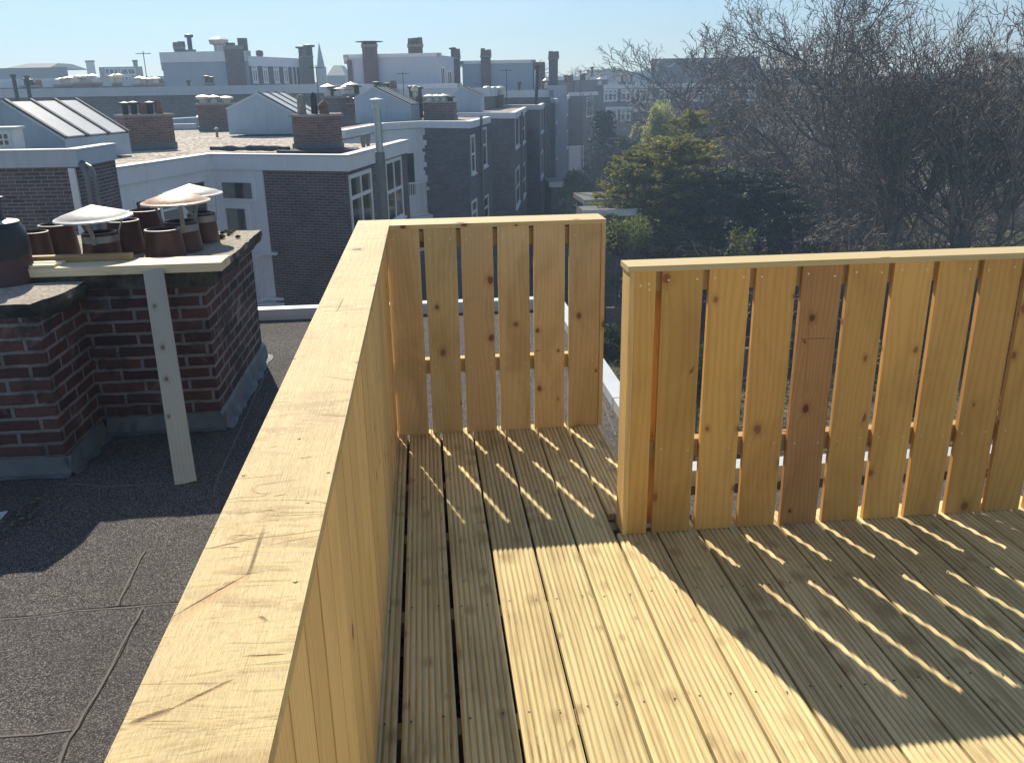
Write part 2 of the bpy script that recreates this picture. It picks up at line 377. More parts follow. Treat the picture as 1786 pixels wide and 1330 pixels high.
PM = [markY((1395, 591), (1455, 590), -1.049, 0.0016, (0.05, 0.02, 0.012), 0.9), markY((1418, 460), (1402, 700), -1.049, 0.0009, (0.06, 0.025, 0.015), 0.8), markY((1400, 592), (1406, 600), -1.049, 0.006, (0.06, 0.022, 0.014), 0.85), markY((1444, 680), (1446, 740), -1.049, 0.004, (0.08, 0.03, 0.02), 0.6)]
W_CAP = wood('pine_cap_wood', (0.65, 0.49, 0.215), (0.49, 0.32, 0.115), ring=38, knots=0.15, tonevar=0.06, marks=CM, ripple=3.2, grain_c=0.10, fine=0.16, blotch=0.50, patch=.22, bumpd=0.0030, rough=0.5)
W_CAP2 = wood('pale_cap_wood', (0.66, 0.53, 0.28), (0.54, 0.38, 0.16), ring=60, knots=0.35, tonevar=0.06, grain_c=0.3, fine=0.2, knot_r=0.010)
W_PICK = wood('treated_picket_wood', (0.70, 0.54, 0.28), (0.56, 0.38, 0.17), knotc=(0.16, 0.07, 0.035), ring=48, knots=0.42, tonevar=0.10, grain_c=0.35, fine=0.22, blotch=0.35, tint=.04, patch=.40, knot_r=0.0085, cellv=0.30)
W_PICKR = wood('warm_picket_wood', (0.80, 0.455, 0.135), (0.60, 0.295, 0.075), knotc=(0.24, 0.09, 0.035), ring=42, knots=0.42, tonevar=0.15, grain_c=0.35, fine=0.22, blotch=0.35, tint=.03, patch=.30, knot_r=0.009, cellv=0.30)
W_PICKD = wood('brown_picket_wood', (0.54, 0.285, 0.11), (0.40, 0.19, 0.07), knotc=(0.10, 0.03, 0.015), ring=70, knots=0.4, tonevar=0.0, grain_c=0.5, fine=0.3, knot_r=0.009, patch=.3, marks=PM)
W_CLAD = wood('cladding_wood', (0.84, 0.57, 0.235), (0.64, 0.38, 0.13), ring=60, knots=0.25, tonevar=0.10, patch=.3, grain_c=0.4, knot_r=0.008)
W_DECK = wood('ribbed_deck_wood', (0.80, 0.635, 0.30), (0.58, 0.41, 0.155), knotc=(0.33, 0.22, 0.10), ring=70, knots=0.42, tonevar=0.13, grey=0.10, tint=.035, patch=.34, halo=.75, streak=.55, grain_c=0.5, fine=0.75, blotch=0.5, knot_r=0.0075, cellv=0.20, cellu=0.06, rough=0.75)
W_DECKG = wood('shaded_deck_groove', (0.60, 0.46, 0.22), (0.38, 0.27, 0.12), knotc=(0.2, 0.13, 0.06), ring=70, knots=0.2, tonevar=0.13, fine=0.9, blotch=1.0, patch=.4)  # darker wood for groove faces: groove shade put into the colour
W_RAIL = wood('rail_wood', (0.52, 0.36, 0.17), (0.38, 0.24, 0.10), knots=0.3)
W_RAW = wood('raw_spruce', (0.78, 0.70, 0.48), (0.62, 0.52, 0.31), knotc=(0.30, 0.18, 0.09), ring=80, knots=0.45, knot_r=0.009, tonevar=0.06, cellv=0.25)
W_RAW_SHADE = wood('shaded_spruce', (0.50, 0.50, 0.42), (0.40, 0.39, 0.30), knotc=(0.16, 0.10, 0.06), ring=80, knots=0.55, knot_r=0.009, tonevar=0.04, cellv=0.25, patch=.2)  # raw spruce recoloured darker: shade on the leaning plank put into the colour
SCREW = plain('screw_steel', (0.75, 0.70, 0.55), 0.35, 0.7, 0.05)
FELT = felt('roofing_felt')
FELTE = plain('felt_seam', (0.19, 0.175, 0.16), 0.95, 0, 0.3, 30)
CRACK = plain('seam_crack', (0.018, 0.017, 0.017), 0.95)
COPING = plain('coping_metal', (0.60, 0.66, 0.70), 0.45, 0.15, 0.12, 5)
LEAD = plain('lead_flashing', (0.17, 0.205, 0.225), 0.6, 0.3, 0.35, 9, 0.003, streak=0.3)
GALV = plain('galvanised_steel', (0.45, 0.52, 0.56), 0.4, 0.8, 0.2, 20)
BR_NEAR = brick('chimney_brick', ((0.062, 0.038, 0.044), (0.102, 0.055, 0.057), (0.15, 0.082, 0.077)), (0.27, 0.28, 0.29), ms=0.020, bump=0.007, dirt=0.38, dirtc=(0.035, 0.045, 0.05), wobble=0.013, effl=0.5)
CONC = None
def concrete():
    s = NT('mossy_concrete'); o = s.obj(); n = s.noise(o, 55, 5, 0.7); n2 = s.noise(o, 5, 5, 0.65)
    c = s.ramp(n, [(0.3, (0.24, 0.215, 0.18)), (0.55, (0.50, 0.45, 0.38)), (0.75, (0.66, 0.61, 0.52))])
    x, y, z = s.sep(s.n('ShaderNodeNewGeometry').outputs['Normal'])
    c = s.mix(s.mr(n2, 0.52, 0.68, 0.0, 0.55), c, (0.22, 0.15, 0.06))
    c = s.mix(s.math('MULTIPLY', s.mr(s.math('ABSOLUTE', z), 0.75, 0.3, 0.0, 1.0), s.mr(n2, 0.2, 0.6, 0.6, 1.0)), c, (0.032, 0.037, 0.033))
    s.set(c, 0.95, spec=0.15); s.bump(s.math('ADD', n, s.math('MULTIPLY', s.noise(o, 14, 4), 1.5)), 0.006)
    return s.mat
CONC = concrete()
def claymat():
    s = NT('salt_glazed_clay'); o = s.obj(); n = s.noise(o, 9, 5, 0.6); n2 = s.noise(o, 60, 4)
    c = s.ramp(n, [(0.3, (0.045, 0.022, 0.026)), (0.6, (0.078, 0.035, 0.036)), (0.8, (0.125, 0.055, 0.046))])
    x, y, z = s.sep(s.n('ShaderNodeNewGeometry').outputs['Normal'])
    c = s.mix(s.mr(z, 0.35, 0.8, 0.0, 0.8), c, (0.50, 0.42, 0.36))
    c = s.mix(s.mr(n2, 0.55, 0.8, 0.0, 0.25), c, (0.03, 0.02, 0.02))
    s.set(c, 0.42, spec=0.5); s.bump(n2, 0.001); return s.mat
CLAY = claymat()
POT_IN = plain('dark_pot_inside', (0.02, 0.018, 0.018), 0.9)  # one dark tone for the inside of the pots
def cowlmat(name, col, rust):
    s = NT(name); o = s.obj(); n = s.noise(o, 6, 5, 0.65); n2 = s.noise(o, 24, 4, 0.7)
    c = s.mix(s.mr(n, 0.40, 0.62, 0.0, rust), col, (0.42, 0.20, 0.10))
    c = s.mix(s.mr(n2, 0.55, 0.7, 0.0, 0.35), c, tuple(a*0.5 for a in col))
    s.set(c, s.mr(n2, 0.3, 0.7, 0.42, 0.6), 0.35, 0.4); s.bump(n, 0.004); return s.mat
COWL = cowlmat('zinc_cowl', (0.62, 0.62, 0.57), 0.12)
COWLR = cowlmat('rusty_cowl', (0.62, 0.50, 0.40), 0.75)
STRUT = plain('strut_metal', (0.30, 0.32, 0.33), 0.5, 0.5, 0.2, 30)
HOOD = plain('dark_hood_metal', (0.045, 0.055, 0.065), 0.5, 0.4, 0.2, 12)

# ---------------------------------------------------------------- our flat roof
RZ = -0.15
mb = MB()
XE = 1.19
poly = [(-9.0, -7.0), (6.5, -7.0), (6.5, -0.36), (XE, -0.36), (XE, 2.86), (-9.0, 3.35)]
mb.prism(poly, RZ-0.12, RZ)
roof = tag(mb.build('flat_roof', FELT), kind='structure')
mb = MB(); mb.prism([(-8.9, -6.9), (6.4, -6.9), (6.4, -0.46), (XE-0.1, -0.46), (XE-0.1, 2.76), (-8.9, 3.25)], -9.0, RZ-0.125)
mb.build('building_wall', brick('own_wall_brick', ((0.12, 0.06, 0.05), (0.15, 0.08, 0.06), (0.19, 0.10, 0.08)), (0.25, 0.24, 0.22)), roof)
def ribbon(mb, pts, wd, h, z=RZ, jit=0.004, m=0, seg=0.04, side=0.0):
    P = [atz(*p, z) if len(p) == 2 else np.array(p) for p in pts]
    path = []
    for a, b in zip(P[:-1], P[1:]):
        n = max(2, int(np.linalg.norm(b-a)/seg))
        for i in range(n): path.append(a+(b-a)*i/n)
    path.append(P[-1]); L = []; Rr = []
    for i, p in enumerate(path):
        d = path[min(i+1, len(path)-1)]-path[max(i-1, 0)]; nrm = np.array((-d[1], d[0], 0)); nrm /= np.linalg.norm(nrm)
        j = nrm*(mnoise.noise(Vector(p*9))*jit*2+random.uniform(-jit, jit)*0.6+side); wv = wd*(0.7+0.6*abs(mnoise.noise(Vector(p*17))))
        L.append(p+j-nrm*wv/2); Rr.append(p+j+nrm*wv/2)
    up = np.array((0, 0, h))
    for i in range(len(path)-1):
        mb.face([L[i]+up, L[i+1]+up, Rr[i+1]+up, Rr[i]+up][::-1], None, m)
        mb.face([L[i]-up, L[i]+up, L[i+1]+up, L[i+1]-up][::-1], None, m); mb.face([Rr[i]-up, Rr[i+1]-up, Rr[i+1]+up, Rr[i]+up][::-1], None, m)
SEAMS = [[(-40, 1082), (60, 1075), (130, 1066), (200, 1060), (255, 1055), (330, 1049), (420, 1046)], [(252, 962), (232, 1000), (205, 1056)],
         [(246, 1064), (205, 1145), (160, 1225), (118, 1290), (95, 1345)], [(-30, 1288), (60, 1280), (125, 1272)], [(330, 842), (180, 848), (125, 843)],
         [(470, 640), (440, 700), (400, 790), (370, 860)], [(1050, 700), (1075, 760)]]
mb = MB()
for i, sm in enumerate(SEAMS): ribbon(mb, sm, 0.009, 0.0014+0.0003*i)
for i, sm in enumerate(SEAMS[:3]): ribbon(mb, sm, 0.0035, 0.0022+0.0003*i, m=1, side=0.0075)
mb.build('felt_seam', [FELTE, CRACK], roof)
def strip(name, label, x0, x1, y0, y1, z0, z1, n=0):
    mb = MB(); mb.box(x0, x1, y0, y1, z0, z1, tone=.5)
    k = 0
    ln = (x1-x0) if (x1-x0) > (y1-y0) else (y1-y0)
    for j in range(1, int(ln/1.5)+1):           # lap joints
        q = j*1.5-0.6
        if (x1-x0) > (y1-y0): mb.box(x0+q, x0+q+0.012, y0-0.003, y1+0.003, z0, z1+0.003, tone=.5)
        else: mb.box(x0-0.003, x1+0.003, y0+q, y0+q+0.012, z0, z1+0.003, tone=.5)
    return tag(mb.build(name, COPING), label, 'roof edging', 'metal edgings of the flat roof')
strip('roof_edging', 'pale metal edging along the far edge of the dark flat roof, behind the short fence', -9.0, XE-0.1, 2.86, 2.96, RZ-0.16, RZ+0.085)
strip('roof_edging', 'pale metal edging running along the right side of the flat roof past the short fence', XE-0.095, XE+0.0, -0.30, 2.96, RZ-0.16, RZ+0.06)
strip('roof_edging', 'pale metal edging seen low through the gaps of the long right fence', XE-0.095, 6.5, -0.40, -0.305, RZ-0.16, RZ+0.075)
roof_e = None

# ---------------------------------------------------------------- ribbed deck
def deck_board(mb, x0, x1, y0, y1, z=0.0, ribs=8):
    tone = random.random(); ou, ov = random.uniform(-30, 30), random.uniform(-30, 30)
    n = ribs*8; X = []; Z = []
    for i in range(n+1):
        t = i/n; ph = (t*ribs) % 1.0
        zz = z-0.0046*(0.5+0.5*math.cos(2*math.pi*ph))**2.0
        if i in (0, n): zz = z-0.004
        X.append(x0+(x1-x0)*t); Z.append(zz)
    ys = [y0]; 
    while ys[-1] < y1-0.35: ys.append(ys[-1]+0.3)
    ys.append(y1)
    bow = random.uniform(-0.0012, 0.0012)
    for j in range(len(ys)-1):
        ya, yb = ys[j], ys[j+1]
        for i in range(n):
            mb.face([(X[i], ya, Z[i]), (X[i+1], ya, Z[i+1]), (X[i+1], yb, Z[i+1]), (X[i], yb, Z[i])],
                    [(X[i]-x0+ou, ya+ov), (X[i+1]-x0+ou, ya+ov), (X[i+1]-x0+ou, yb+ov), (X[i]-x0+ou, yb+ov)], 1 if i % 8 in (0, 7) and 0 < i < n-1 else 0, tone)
    zb = z-0.027
    mb.face([(x0, y1, zb), (x0, y0, zb), (x0, y0, Z[0]), (x0, y1, Z[0])], [(ou, y1+ov), (ou, y0+ov), (ou+.02, y0+ov), (ou+.02, y1+ov)], 0, tone)
    mb.face([(x1, y0, zb), (x1, y1, zb), (x1, y1, Z[-1]), (x1, y0, Z[-1])], [(ou, y0+ov), (ou, y1+ov), (ou+.02, y1+ov), (ou+.02, y0+ov)], 0, tone)
    for yy, o in ((y0, 1), (y1, -1)):
        pts = [(x0, yy, zb), (x1, yy, zb)]+[(X[i], yy, Z[i]) for i in range(n, -1, -1)]
        mb.face(pts[::o], None, 0, tone)
mb = MB()
BW = 0.1408
for k in range(-1, 24):
    xa = 0.15*k+0.003+random.uniform(-.0008, .0008); xb = xa+BW
    g = 0.006 if k < 2 else 0.0
    xa += g*0.5
    if k < 5: deck_board(mb, xa, xb, -5.2, 0.055)
    elif k == 5: deck_board(mb, xa, xb, -5.2, -1.035); deck_board(mb, xa, xb, -0.885, 0.055)
    else: deck_board(mb, xa, xb, -5.2, -0.945)
for k in range(-1, 16):
    for y in (-0.5, -1.42, -1.92, -2.42, -2.92):
        if k > 5 and y > -1: continue
        for dx in (0.03, 0.111):
            xx, yy = 0.15*k+dx+random.uniform(-.003, .003), y+random.uniform(-.008, .008)
            mb.face([(xx+.0035*math.cos(a*math.pi/4), yy+.0035*math.sin(a*math.pi/4), 0.0006) for a in range(8)], None, 2)
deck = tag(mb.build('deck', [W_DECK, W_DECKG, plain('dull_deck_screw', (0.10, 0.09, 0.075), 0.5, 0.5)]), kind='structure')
mb = MB()
for y in (-0.02, -0.5, -0.93, -1.42, -1.92, -2.42, -2.92, -3.4, -4.0): mb.box(-0.2, 0.9 if y > -0.95 else 3.7, y-0.03, y+0.03, RZ+0.002, -0.0285, g=0, tone=.5)
mb.build('joist', W_RAIL, deck)

# ---------------------------------------------------------------- fences
def screws(mb, pts, nrm='y', r=0.0035, m=1):
    for (x, y, z) in pts:
        mb.face([(x+r*math.cos(a*math.pi/4), y-0.0008, z+r*math.sin(a*math.pi/4)) for a in range(8)], None, m)
def picket(mb, xa, xb, y0, z0, z1, th=0.018, tone=None, sz=(), off=None):
    mb.obox((xa, y0, z0), (xb-xa, 0, 0), (0, th, 0), (0, 0, z1-z0), g=2, tone=tone, off=off)
    for z in sz:
        if random.random() < 0.85: screws(mb, [(xa+random.uniform(.018, .03), y0, z+random.uniform(-.006, .006))])
        if random.random() < 0.85: screws(mb, [(xb-random.uniform(.018, .03), y0, z+random.uniform(-.006, .006))])
ct = 0.0185
# left railing
t = thing('railing', 'long pale pine railing with closely boarded face and wide sunlit cap', 'railing', (-0.1, -2.4, 0))
mb = MB(); x0c = -0.172; off = (x0c-7.5, -5.2)
mb.obox((x0c, -5.2, HC-ct), (0.141, 0, 0), (0, 5.2+0.175, 0), (0, 0, ct), g=1, tone=.5, off=off)
cap = mb.build('cap_board', W_CAP, t)
bv = cap.modifiers.new('bevel', 'BEVEL'); bv.width = 0.0025; bv.segments = 2
mb = MB(); y = 0.0; 
while y > -5.1:
    wd = 0.1385+random.uniform(-.001, .001)
    mb.obox((-0.068, y-wd, 0.003), (0.018+random.uniform(-.001, .001), 0, 0), (0, wd-0.0075, 0), (0, 0, HC-ct-0.005), g=2); y -= wd
mb.build('cladding', W_CLAD, t)
mb = MB(); y = 0.16
while y > -5.1:
    mb.obox((-0.155, y-0.14, RZ+0.03), (0.018, 0, 0), (0, 0.137, 0), (0, 0, HC-ct-RZ-0.034), g=2); y -= 0.142
mb.build('outer_cladding', W_CLAD, t)
mb = MB()
for z in (0.30, 0.875): mb.box(-0.135, -0.0705, -5.1, 0.1, z, z+0.068, g=1)
mb.build('rail', W_RAIL, t)

# short fence at the back
t = thing('fence', 'short picket fence of six wide boards at the far end of the terrace', 'fence', (0.43, 0.02, 0))
mb = MB(); mb.obox((-0.0305, -0.006, HC-ct), (0.94, 0, 0), (0, 0.18, 0), (0, 0, ct), g=0, tone=.6)
cap = mb.build('cap_board', W_CAP2, t); bv = cap.modifiers.new('bevel', 'BEVEL'); bv.width = 0.002; bv.segments = 2
gaps = [0.1044+0.1585*i for i in range(5)]
ed = [-0.048]+gaps+[0.897]
for i in range(6):
    mb = MB(); a = ed[i]+(0.0098 if i else 0); b = ed[i+1]-(0.0098 if i < 5 else 0.008)
    picket(mb, a, b, 0.0+random.uniform(0, .002), 0.0005, HC-ct-0.0005, sz=(0.90, 0.32))
    mb.build('picket', [W_PICK, SCREW], t)
for z0, z1 in ((0.862, 0.935), (0.287, 0.352)):
    mb = MB(); mb.box(-0.05, 0.885, 0.0215, 0.066, z0, z1, g=0); mb.build('rail', W_RAIL, t)
mb = MB(); mb.obox((0.8905, -0.002, 0.0), (0.0185, 0, 0), (0, 0.14, 0), (0, 0, HC-ct-0.0005), g=2, tone=.2); mb.build('end_board', W_PICK, t)
mb = MB(); mb.box(0.82, 0.885, 0.068, 0.132, 0.002, HC-ct-0.001, g=2); mb.build('post', W_RAIL, t)

# long fence at the right
YR = -1.049
t = thing('fence', 'long right-hand picket fence of honey boards with one dark brown board', 'fence', (2.2, YR, 0))
mb = MB(); mb.obox((0.763, YR-0.006, HC-ct), (3.0, 0, 0), (0, 0.112, 0), (0, 0, ct), g=0, tone=.5)
cap = mb.build('cap_board', W_CAP2, t); bv = cap.modifiers.new('bevel', 'BEVEL'); bv.width = 0.002; bv.segments = 2
gr = [0.8667+0.1572*i for i in range(19)]
mb = MB(); mb.obox((0.769, YR-0.003, 0.0), (0.0185, 0, 0), (0, 0.10, 0), (0, 0, HC-ct-0.0005), g=2, tone=.7); mb.build('end_board', W_CLAD, t)
mb = MB(); picket(mb, 0.789, gr[0]-0.010, YR+0.001, 0.0005, HC-ct-0.0005, sz=(0.905, 0.885)); mb.build('picket', [W_PICKR, SCREW], t)
for i in range(18):
    mb = MB(); a = gr[i]+0.0108; b = gr[i+1]-0.0108
    picket(mb, a, b, YR+random.uniform(0, .002), 0.0005, HC-ct-0.0005, sz=(0.915, 0.318), off=(a-3.1, 0.0) if i == 3 else None)
    o = mb.build('picket', [W_PICKD if i == 3 else W_PICKR, SCREW], t)
    if i == 3: o['label'] = 'dark brown picket between paler honey-coloured ones'
for z0, z1 in ((0.876, 0.945), (0.281, 0.346)):
    mb = MB(); mb.box(0.79, 3.75, YR+0.0215, YR+0.064, z0, z1, g=0); mb.build('rail', W_RAIL, t)
for xx in (0.835, 2.1, 3.4):
    mb = MB(); mb.box(xx, xx+0.065, YR+0.066, YR+0.098, 0.002, HC-ct-0.001, g=2, tone=.3); mb.build('post', W_RAIL, t)
# galvanised foot where the two deck levels part
mb = MB(); mb.box(0.772, 0.80, -1.025, -0.90, -0.06, -0.006); mb.box(0.755, 0.772, -1.025, -0.90, -0.075, -0.058); mb.box(0.772, 0.776, -1.02, -0.905, -0.004, 0.02)
tag(mb.build('bracket', GALV), 'small galvanised post bracket in the gap at the foot of the long fence', 'bracket')

# ---------------------------------------------------------------- near chimneys
def rough_slab(poly, z0, z1, seg=0.06, jit=0.010):
    """a cast slab with a broken, uneven edge"""
    P = [np.array(p, float) for p in poly]; pts = []
    for i in range(len(P)):
        a, b = P[i], P[(i+1) % len(P)]; n = max(2, int(np.linalg.norm(b-a)/seg))
        for k in range(n): pts.append(a+(b-a)*k/n)
    mb = MB(); top = []; mid = []; bot = []
    c = sum(pts)/len(pts)
    for p in pts:
        d = (c-p)/np.linalg.norm(c-p)
        j = [random.uniform(0, jit) for _ in range(3)]
        top.append((*(p+d*(j[0]+.004)), z1+random.uniform(-.003, .001))); mid.append((*(p+d*j[1]*.5), (z0*0.4+z1*0.6))); bot.append((*(p+d*j[2]*1.8), z0+random.uniform(-.004, .004)))
    n = len(pts); cc = (*c, z1+0.008)
    for i in range(n):
        k = (i+1) % n
        mb.face([top[i], top[k], cc]); mb.face([mid[i], mid[k], top[k], top[i]]); mb.face([bot[i], bot[k], mid[k], mid[i]])
    mb.face(bot[::-1])
    return mb
def flashing(mb, a, b, out, h=0.085, flare=0.03, z=RZ, m=0, n=24):
    """lead skirt from a to b at the foot of a wall, leaning out"""
    a, b, out = (np.array(v, float) for v in (a, b, out)); pr = None
    for i in range(n+1):
        p = a+(b-a)*i/n
        zt = z+h+random.uniform(-.005, .005); fl = flare+random.uniform(-.007, .007)
        row = [(*(p+out*0.004), zt), (*(p+out*0.014), zt-0.02), (*(p+out*fl), z+0.012+random.uniform(-.004, .005)), (*(p+out*(fl+.03+random.uniform(-.01, .012))), z+0.004)]
        if pr is not None:
            for k in range(3): mb.face([pr[k], row[k], row[k+1], pr[k+1]][::-1]); 
        pr = row
# main chimney
XR, YF = -0.985, 0.612
t = thing('chimney', 'wide near brick chimney with many clay pots on its mossy slab', 'chimney', (-1.9, 1.2, RZ))
mb = MB(); mb.prism([(-3.1, YF), (XR, YF), (XR, 1.86), (-3.1, 1.86)], RZ, 0.61); mb.build('brickwork', BR_NEAR, t)
mb = rough_slab([(-3.16, 0.600), (-0.925, 0.600), (-0.925, 1.97), (-3.16, 1.97)], 0.605, 0.675); mb.build('slab', CONC, t)
mb = MB()
flashing(mb, (-1.56, YF), (XR+0.03, YF), (0, -1), n=16); flashing(mb, (XR, YF-0.03), (XR, 1.9), (1, 0), h=0.10)
mb.build('flashing', LEAD, t)
# left chimney
XL, YL = -1.585, 0.125
t = thing('chimney', 'lower brick chimney at the left edge of the photo with one big hooded clay pot', 'chimney', (-2.3, 0.35, RZ))
mb = MB(); mb.prism([(-3.2, YL), (XL, YL), (XL, YF-0.003), (-3.2, YF-0.003)], RZ, 0.595); mb.build('brickwork', BR_NEAR, t)
mb = rough_slab([(-3.26, 0.155-0.03), (-1.60, 0.155-0.03), (-1.53, 0.34), (-1.53, 0.597), (-3.26, 0.597)], 0.575, 0.655); mb.build('slab', CONC, t)
mb = MB(); flashing(mb, (-3.2, YL), (XL+.03, YL), (0, -1), n=30, flare=0.035); flashing(mb, (XL, YL-0.03), (XL, YF-0.02), (1, 0), n=10, h=0.08)
mb.build('flashing', LEAD, t)

SZ = 0.678
def pot_mb(rb, rt, h):
    mb = MB()
    mb.lathe([(rb, 0), (rb*0.995, h*0.1), (rt*1.01, h*0.93), (rt*1.03, h-0.008), (rt*1.0, h), (rt*0.90, h+0.001), (rt*0.86, h-0.01)], n=40)
    mb.lathe([(rt*0.86, h-0.01), (rt*0.88, 0.01), (0, 0.01)], n=40, m=1)
    return mb
def cowl_parts(root, rt, h, dx, rc, zc, mat, rot=0.0, tilt=0.0):
    mb = MB(); ch = rc*0.36
    prof = [(rc, zc), (rc*0.985, zc+0.008), (rc*0.86, zc+0.016), (rc*0.845, zc+0.0195), (rc*0.45, zc+ch*.62), (rc*0.06, zc+ch*.96), (0.0, zc+ch)]
    mb.lathe(prof, (dx, 0, 0), n=48, wob=0.006)
    mb.lathe([(0.0, zc+ch-.004), (rc*0.84, zc+0.014), (rc*0.985, zc+0.002), (rc, zc)], (dx, 0, 0), n=48, wob=0.006)
    o = mb.build('cowl', mat, root, smooth=True, local=True); o.rotation_euler = (tilt, -tilt*0.6, 0)
    mb = MB()
    for k in range(3):
        a = rot+k*2*math.pi/3; ca, sa = math.cos(a), math.sin(a); w2 = 0.012
        pa = [np.array((ca*(rt*1.05), sa*(rt*1.05), h-0.055)), np.array((ca*(rt*1.09), sa*(rt*1.09), h-0.004)), np.array((dx+ca*rc*0.74, sa*rc*0.74, zc+0.018))]
        tv = np.array((-sa, ca, 0))*w2; ov = np.array((ca, sa, 0))*0.0035
        for p, q in zip(pa[:-1], pa[1:]): mb.obox(p-tv, 2*tv, ov, q-p)
    mb.lathe([(rt*1.05, h-0.052), (rt*1.05, h-0.016)], n=40); mb.lathe([(rt*1.02, h-0.016), (rt*1.02, h-0.052)], n=40)
    mb.build('bracket', STRUT, root, local=True)
def make_pot(px, py, rim_w, y, label, cowl=None, group='clay pots on the near chimney', z=SZ):
    """pot placed by its rim: pixel centre and width of the rim, distance y"""
    r = aty(px, py, y); h = r[2]-z; rt = rim_w*0.5*mpp(r); c = (r[0], y, z)
    t = thing('chimney_pot', label, 'chimney pot', c, group)
    mb = pot_mb(1.15*rt, rt, h); mb.build('pot', [CLAY, POT_IN], t, smooth=True, local=True)
    if cowl:
        cx, cy, cw, mat, rot, tilt = cowl; q = aty(cx, cy, y); cowl_parts(t, rt, h, q[0]-r[0], cw*.5*mpp(q), q[2]-z, mat, rot, tilt)
    return t
make_pot(59, 404, 46, 0.985, 'open clay pot nearest the big hooded pot, front row, half behind the planks')
make_pot(97, 391, 57, 1.24, 'open clay pot just left of the leftmost zinc cowl')
make_pot(173, 404, 57, 0.985, 'clay pot wearing the leftmost pale zinc cone cowl', cowl=(166, 380, 130, COWL, 0.5, 0.04))
make_pot(213, 384, 55, 1.26, 'open clay pot just right of the leftmost zinc cowl')
make_pot(250, 366, 54, 1.56, 'open clay pot at the back between the leftmost cowl and the rusty cowl')
make_pot(283, 399, 60, 0.99, 'open clay pot in front of the rusty cowl, front row')
make_pot(314, 385, 57, 1.26, 'clay pot wearing the rust-stained cone cowl', cowl=(308, 353, 117, COWLR, 0.9, 0.02))
make_pot(350, 370, 46, 1.58, 'clay pot wearing the rearmost pale zinc cone cowl, nearest the slab end', cowl=(334, 340, 108, COWL, 0.2, 0.02))
make_pot(10, 391, 48, 1.40, 'open clay pot at the photo edge behind the big hooded pot')
# big hooded pot
c = atz(2, 492, 0.66); c[1] += 0.02
t = thing('chimney_pot', 'big clay pot under a dark metal hood on the lower left chimney', 'chimney pot', c)
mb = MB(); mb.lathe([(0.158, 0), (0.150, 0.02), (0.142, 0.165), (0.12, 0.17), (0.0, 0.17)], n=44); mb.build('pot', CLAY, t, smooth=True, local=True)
mb = MB(); mb.lathe([(0.146, 0.12), (0.149, 0.14), (0.146, 0.20), (0.136, 0.255), (0.118, 0.283), (0.068, 0.293), (0.058, 0.35), (0.060, 0.39), (0.072, 0.392), (0.072, 0.402), (0.0, 0.405)], n=44); mb.build('hood', HOOD, t, smooth=True, local=True)
mb = MB(); mb.lathe([(0.122, 0.2845), (0.118, 0.288), (0.070, 0.2965)], n=44); mb.build('hood_shoulder', COWL, t, smooth=True, local=True)

# planks on the chimney
A = atz(45, 473, SZ+0.002); B = atz(390, 470, SZ+0.002); A[1] = B[1] = 0.592; d = (B-A); d[2] = 0
A = B-d/np.linalg.norm(d)*0.99
mb = MB(); mb.obox(A, B-A, (0, 0.205, 0), (0, 0, 0.043), g=0, tone=.7); 
o = tag(mb.build('plank', W_RAW), 'broad pale plank lying flat along the front of the chimney slab', 'plank'); o.modifiers.new('bevel', 'BEVEL').width = 0.002
mb = MB(); mb.obox(A+(0.0, 0.01, 0.0445), (0.20, 0, 0), (0, 0.05, 0), (0, 0, 0.012), g=0, tone=.9); mb.obox(A+(0.01, 0.085, 0.0445), (0.20, 0, 0), (0, 0.05, 0), (0, 0, 0.012), g=0, tone=.9)
tag(mb.build('batten', W_RAW), 'pair of short thin battens lying on the left end of the broad plank', 'batten')
mb = MB(); mb.obox(A+(0.02, 0.150, 0.045), (0.50, 0, 0), (0, 0.045, 0), (0, 0, 0.03), g=0, tone=.15)
tag(mb.build('plank', W_RAIL), 'narrow shaded timber lying behind the short battens on the chimney planks', 'plank')
top = np.array((-1.205, 0.565, 0.705)); bot = np.array((-1.005, -0.072, RZ+0.003)); ax = top-bot
wv = np.cross(ax, (0, 1.0, 0)); wv = np.array((1, 0.10, 0)); wv = wv-ax*(wv@ax)/(ax@ax); wv = wv/np.linalg.norm(wv)*0.092; tv = np.cross(wv, ax); tv = tv/np.linalg.norm(tv)*0.022
if tv[1] < 0: tv = -tv
mb = MB(); mb.obox(bot-wv/2, wv, tv, ax, g=2, tone=.45)
o = tag(mb.build('plank', W_RAW_SHADE), 'narrow plank leaning upright against the front of the near chimney', 'plank'); o.modifiers.new('bevel', 'BEVEL').width = 0.002

# bits lying about
def lump(name, label, cat, p, r, mat, group=None, sq=0.55):
    mb = MB(); n = 9; P = []
    for i in range(5):
        th = math.pi*i/4
        P.append([(p[0]+r*math.sin(th)*math.cos(2*math.pi*k/n)*random.uniform(.75, 1.2), p[1]+r*math.sin(th)*math.sin(2*math.pi*k/n)*random.uniform(.75, 1.2), p[2]+r*sq*(1-math.cos(th))*random.uniform(.85, 1.1)) for k in range(n)])
    for i in range(4):
        for k in range(n):
            mb.face([P[i][k], P[i][(k+1) % n], P[i+1][(k+1) % n], P[i+1][k]])
    return tag(mb.build(name, mat, smooth=True), label, cat, group)
MOSS = plain('dry_moss', (0.07, 0.075, 0.05), 0.95, 0, 0.4, 40, 0.004)
STONE = plain('grey_stone', (0.30, 0.30, 0.29), 0.9, 0, 0.3, 30, 0.003)
MN = ['flat dark moss clump nearest the rearmost cowled pot', 'small moss clump at the back of the cluster on the slab', 'larger moss clump in the middle of the cluster', 'moss clump at the back right of the cluster', 'biggest moss clump, at the front of the cluster', 'lone moss clump nearest the slab end', 'moss clump just behind the biggest one']
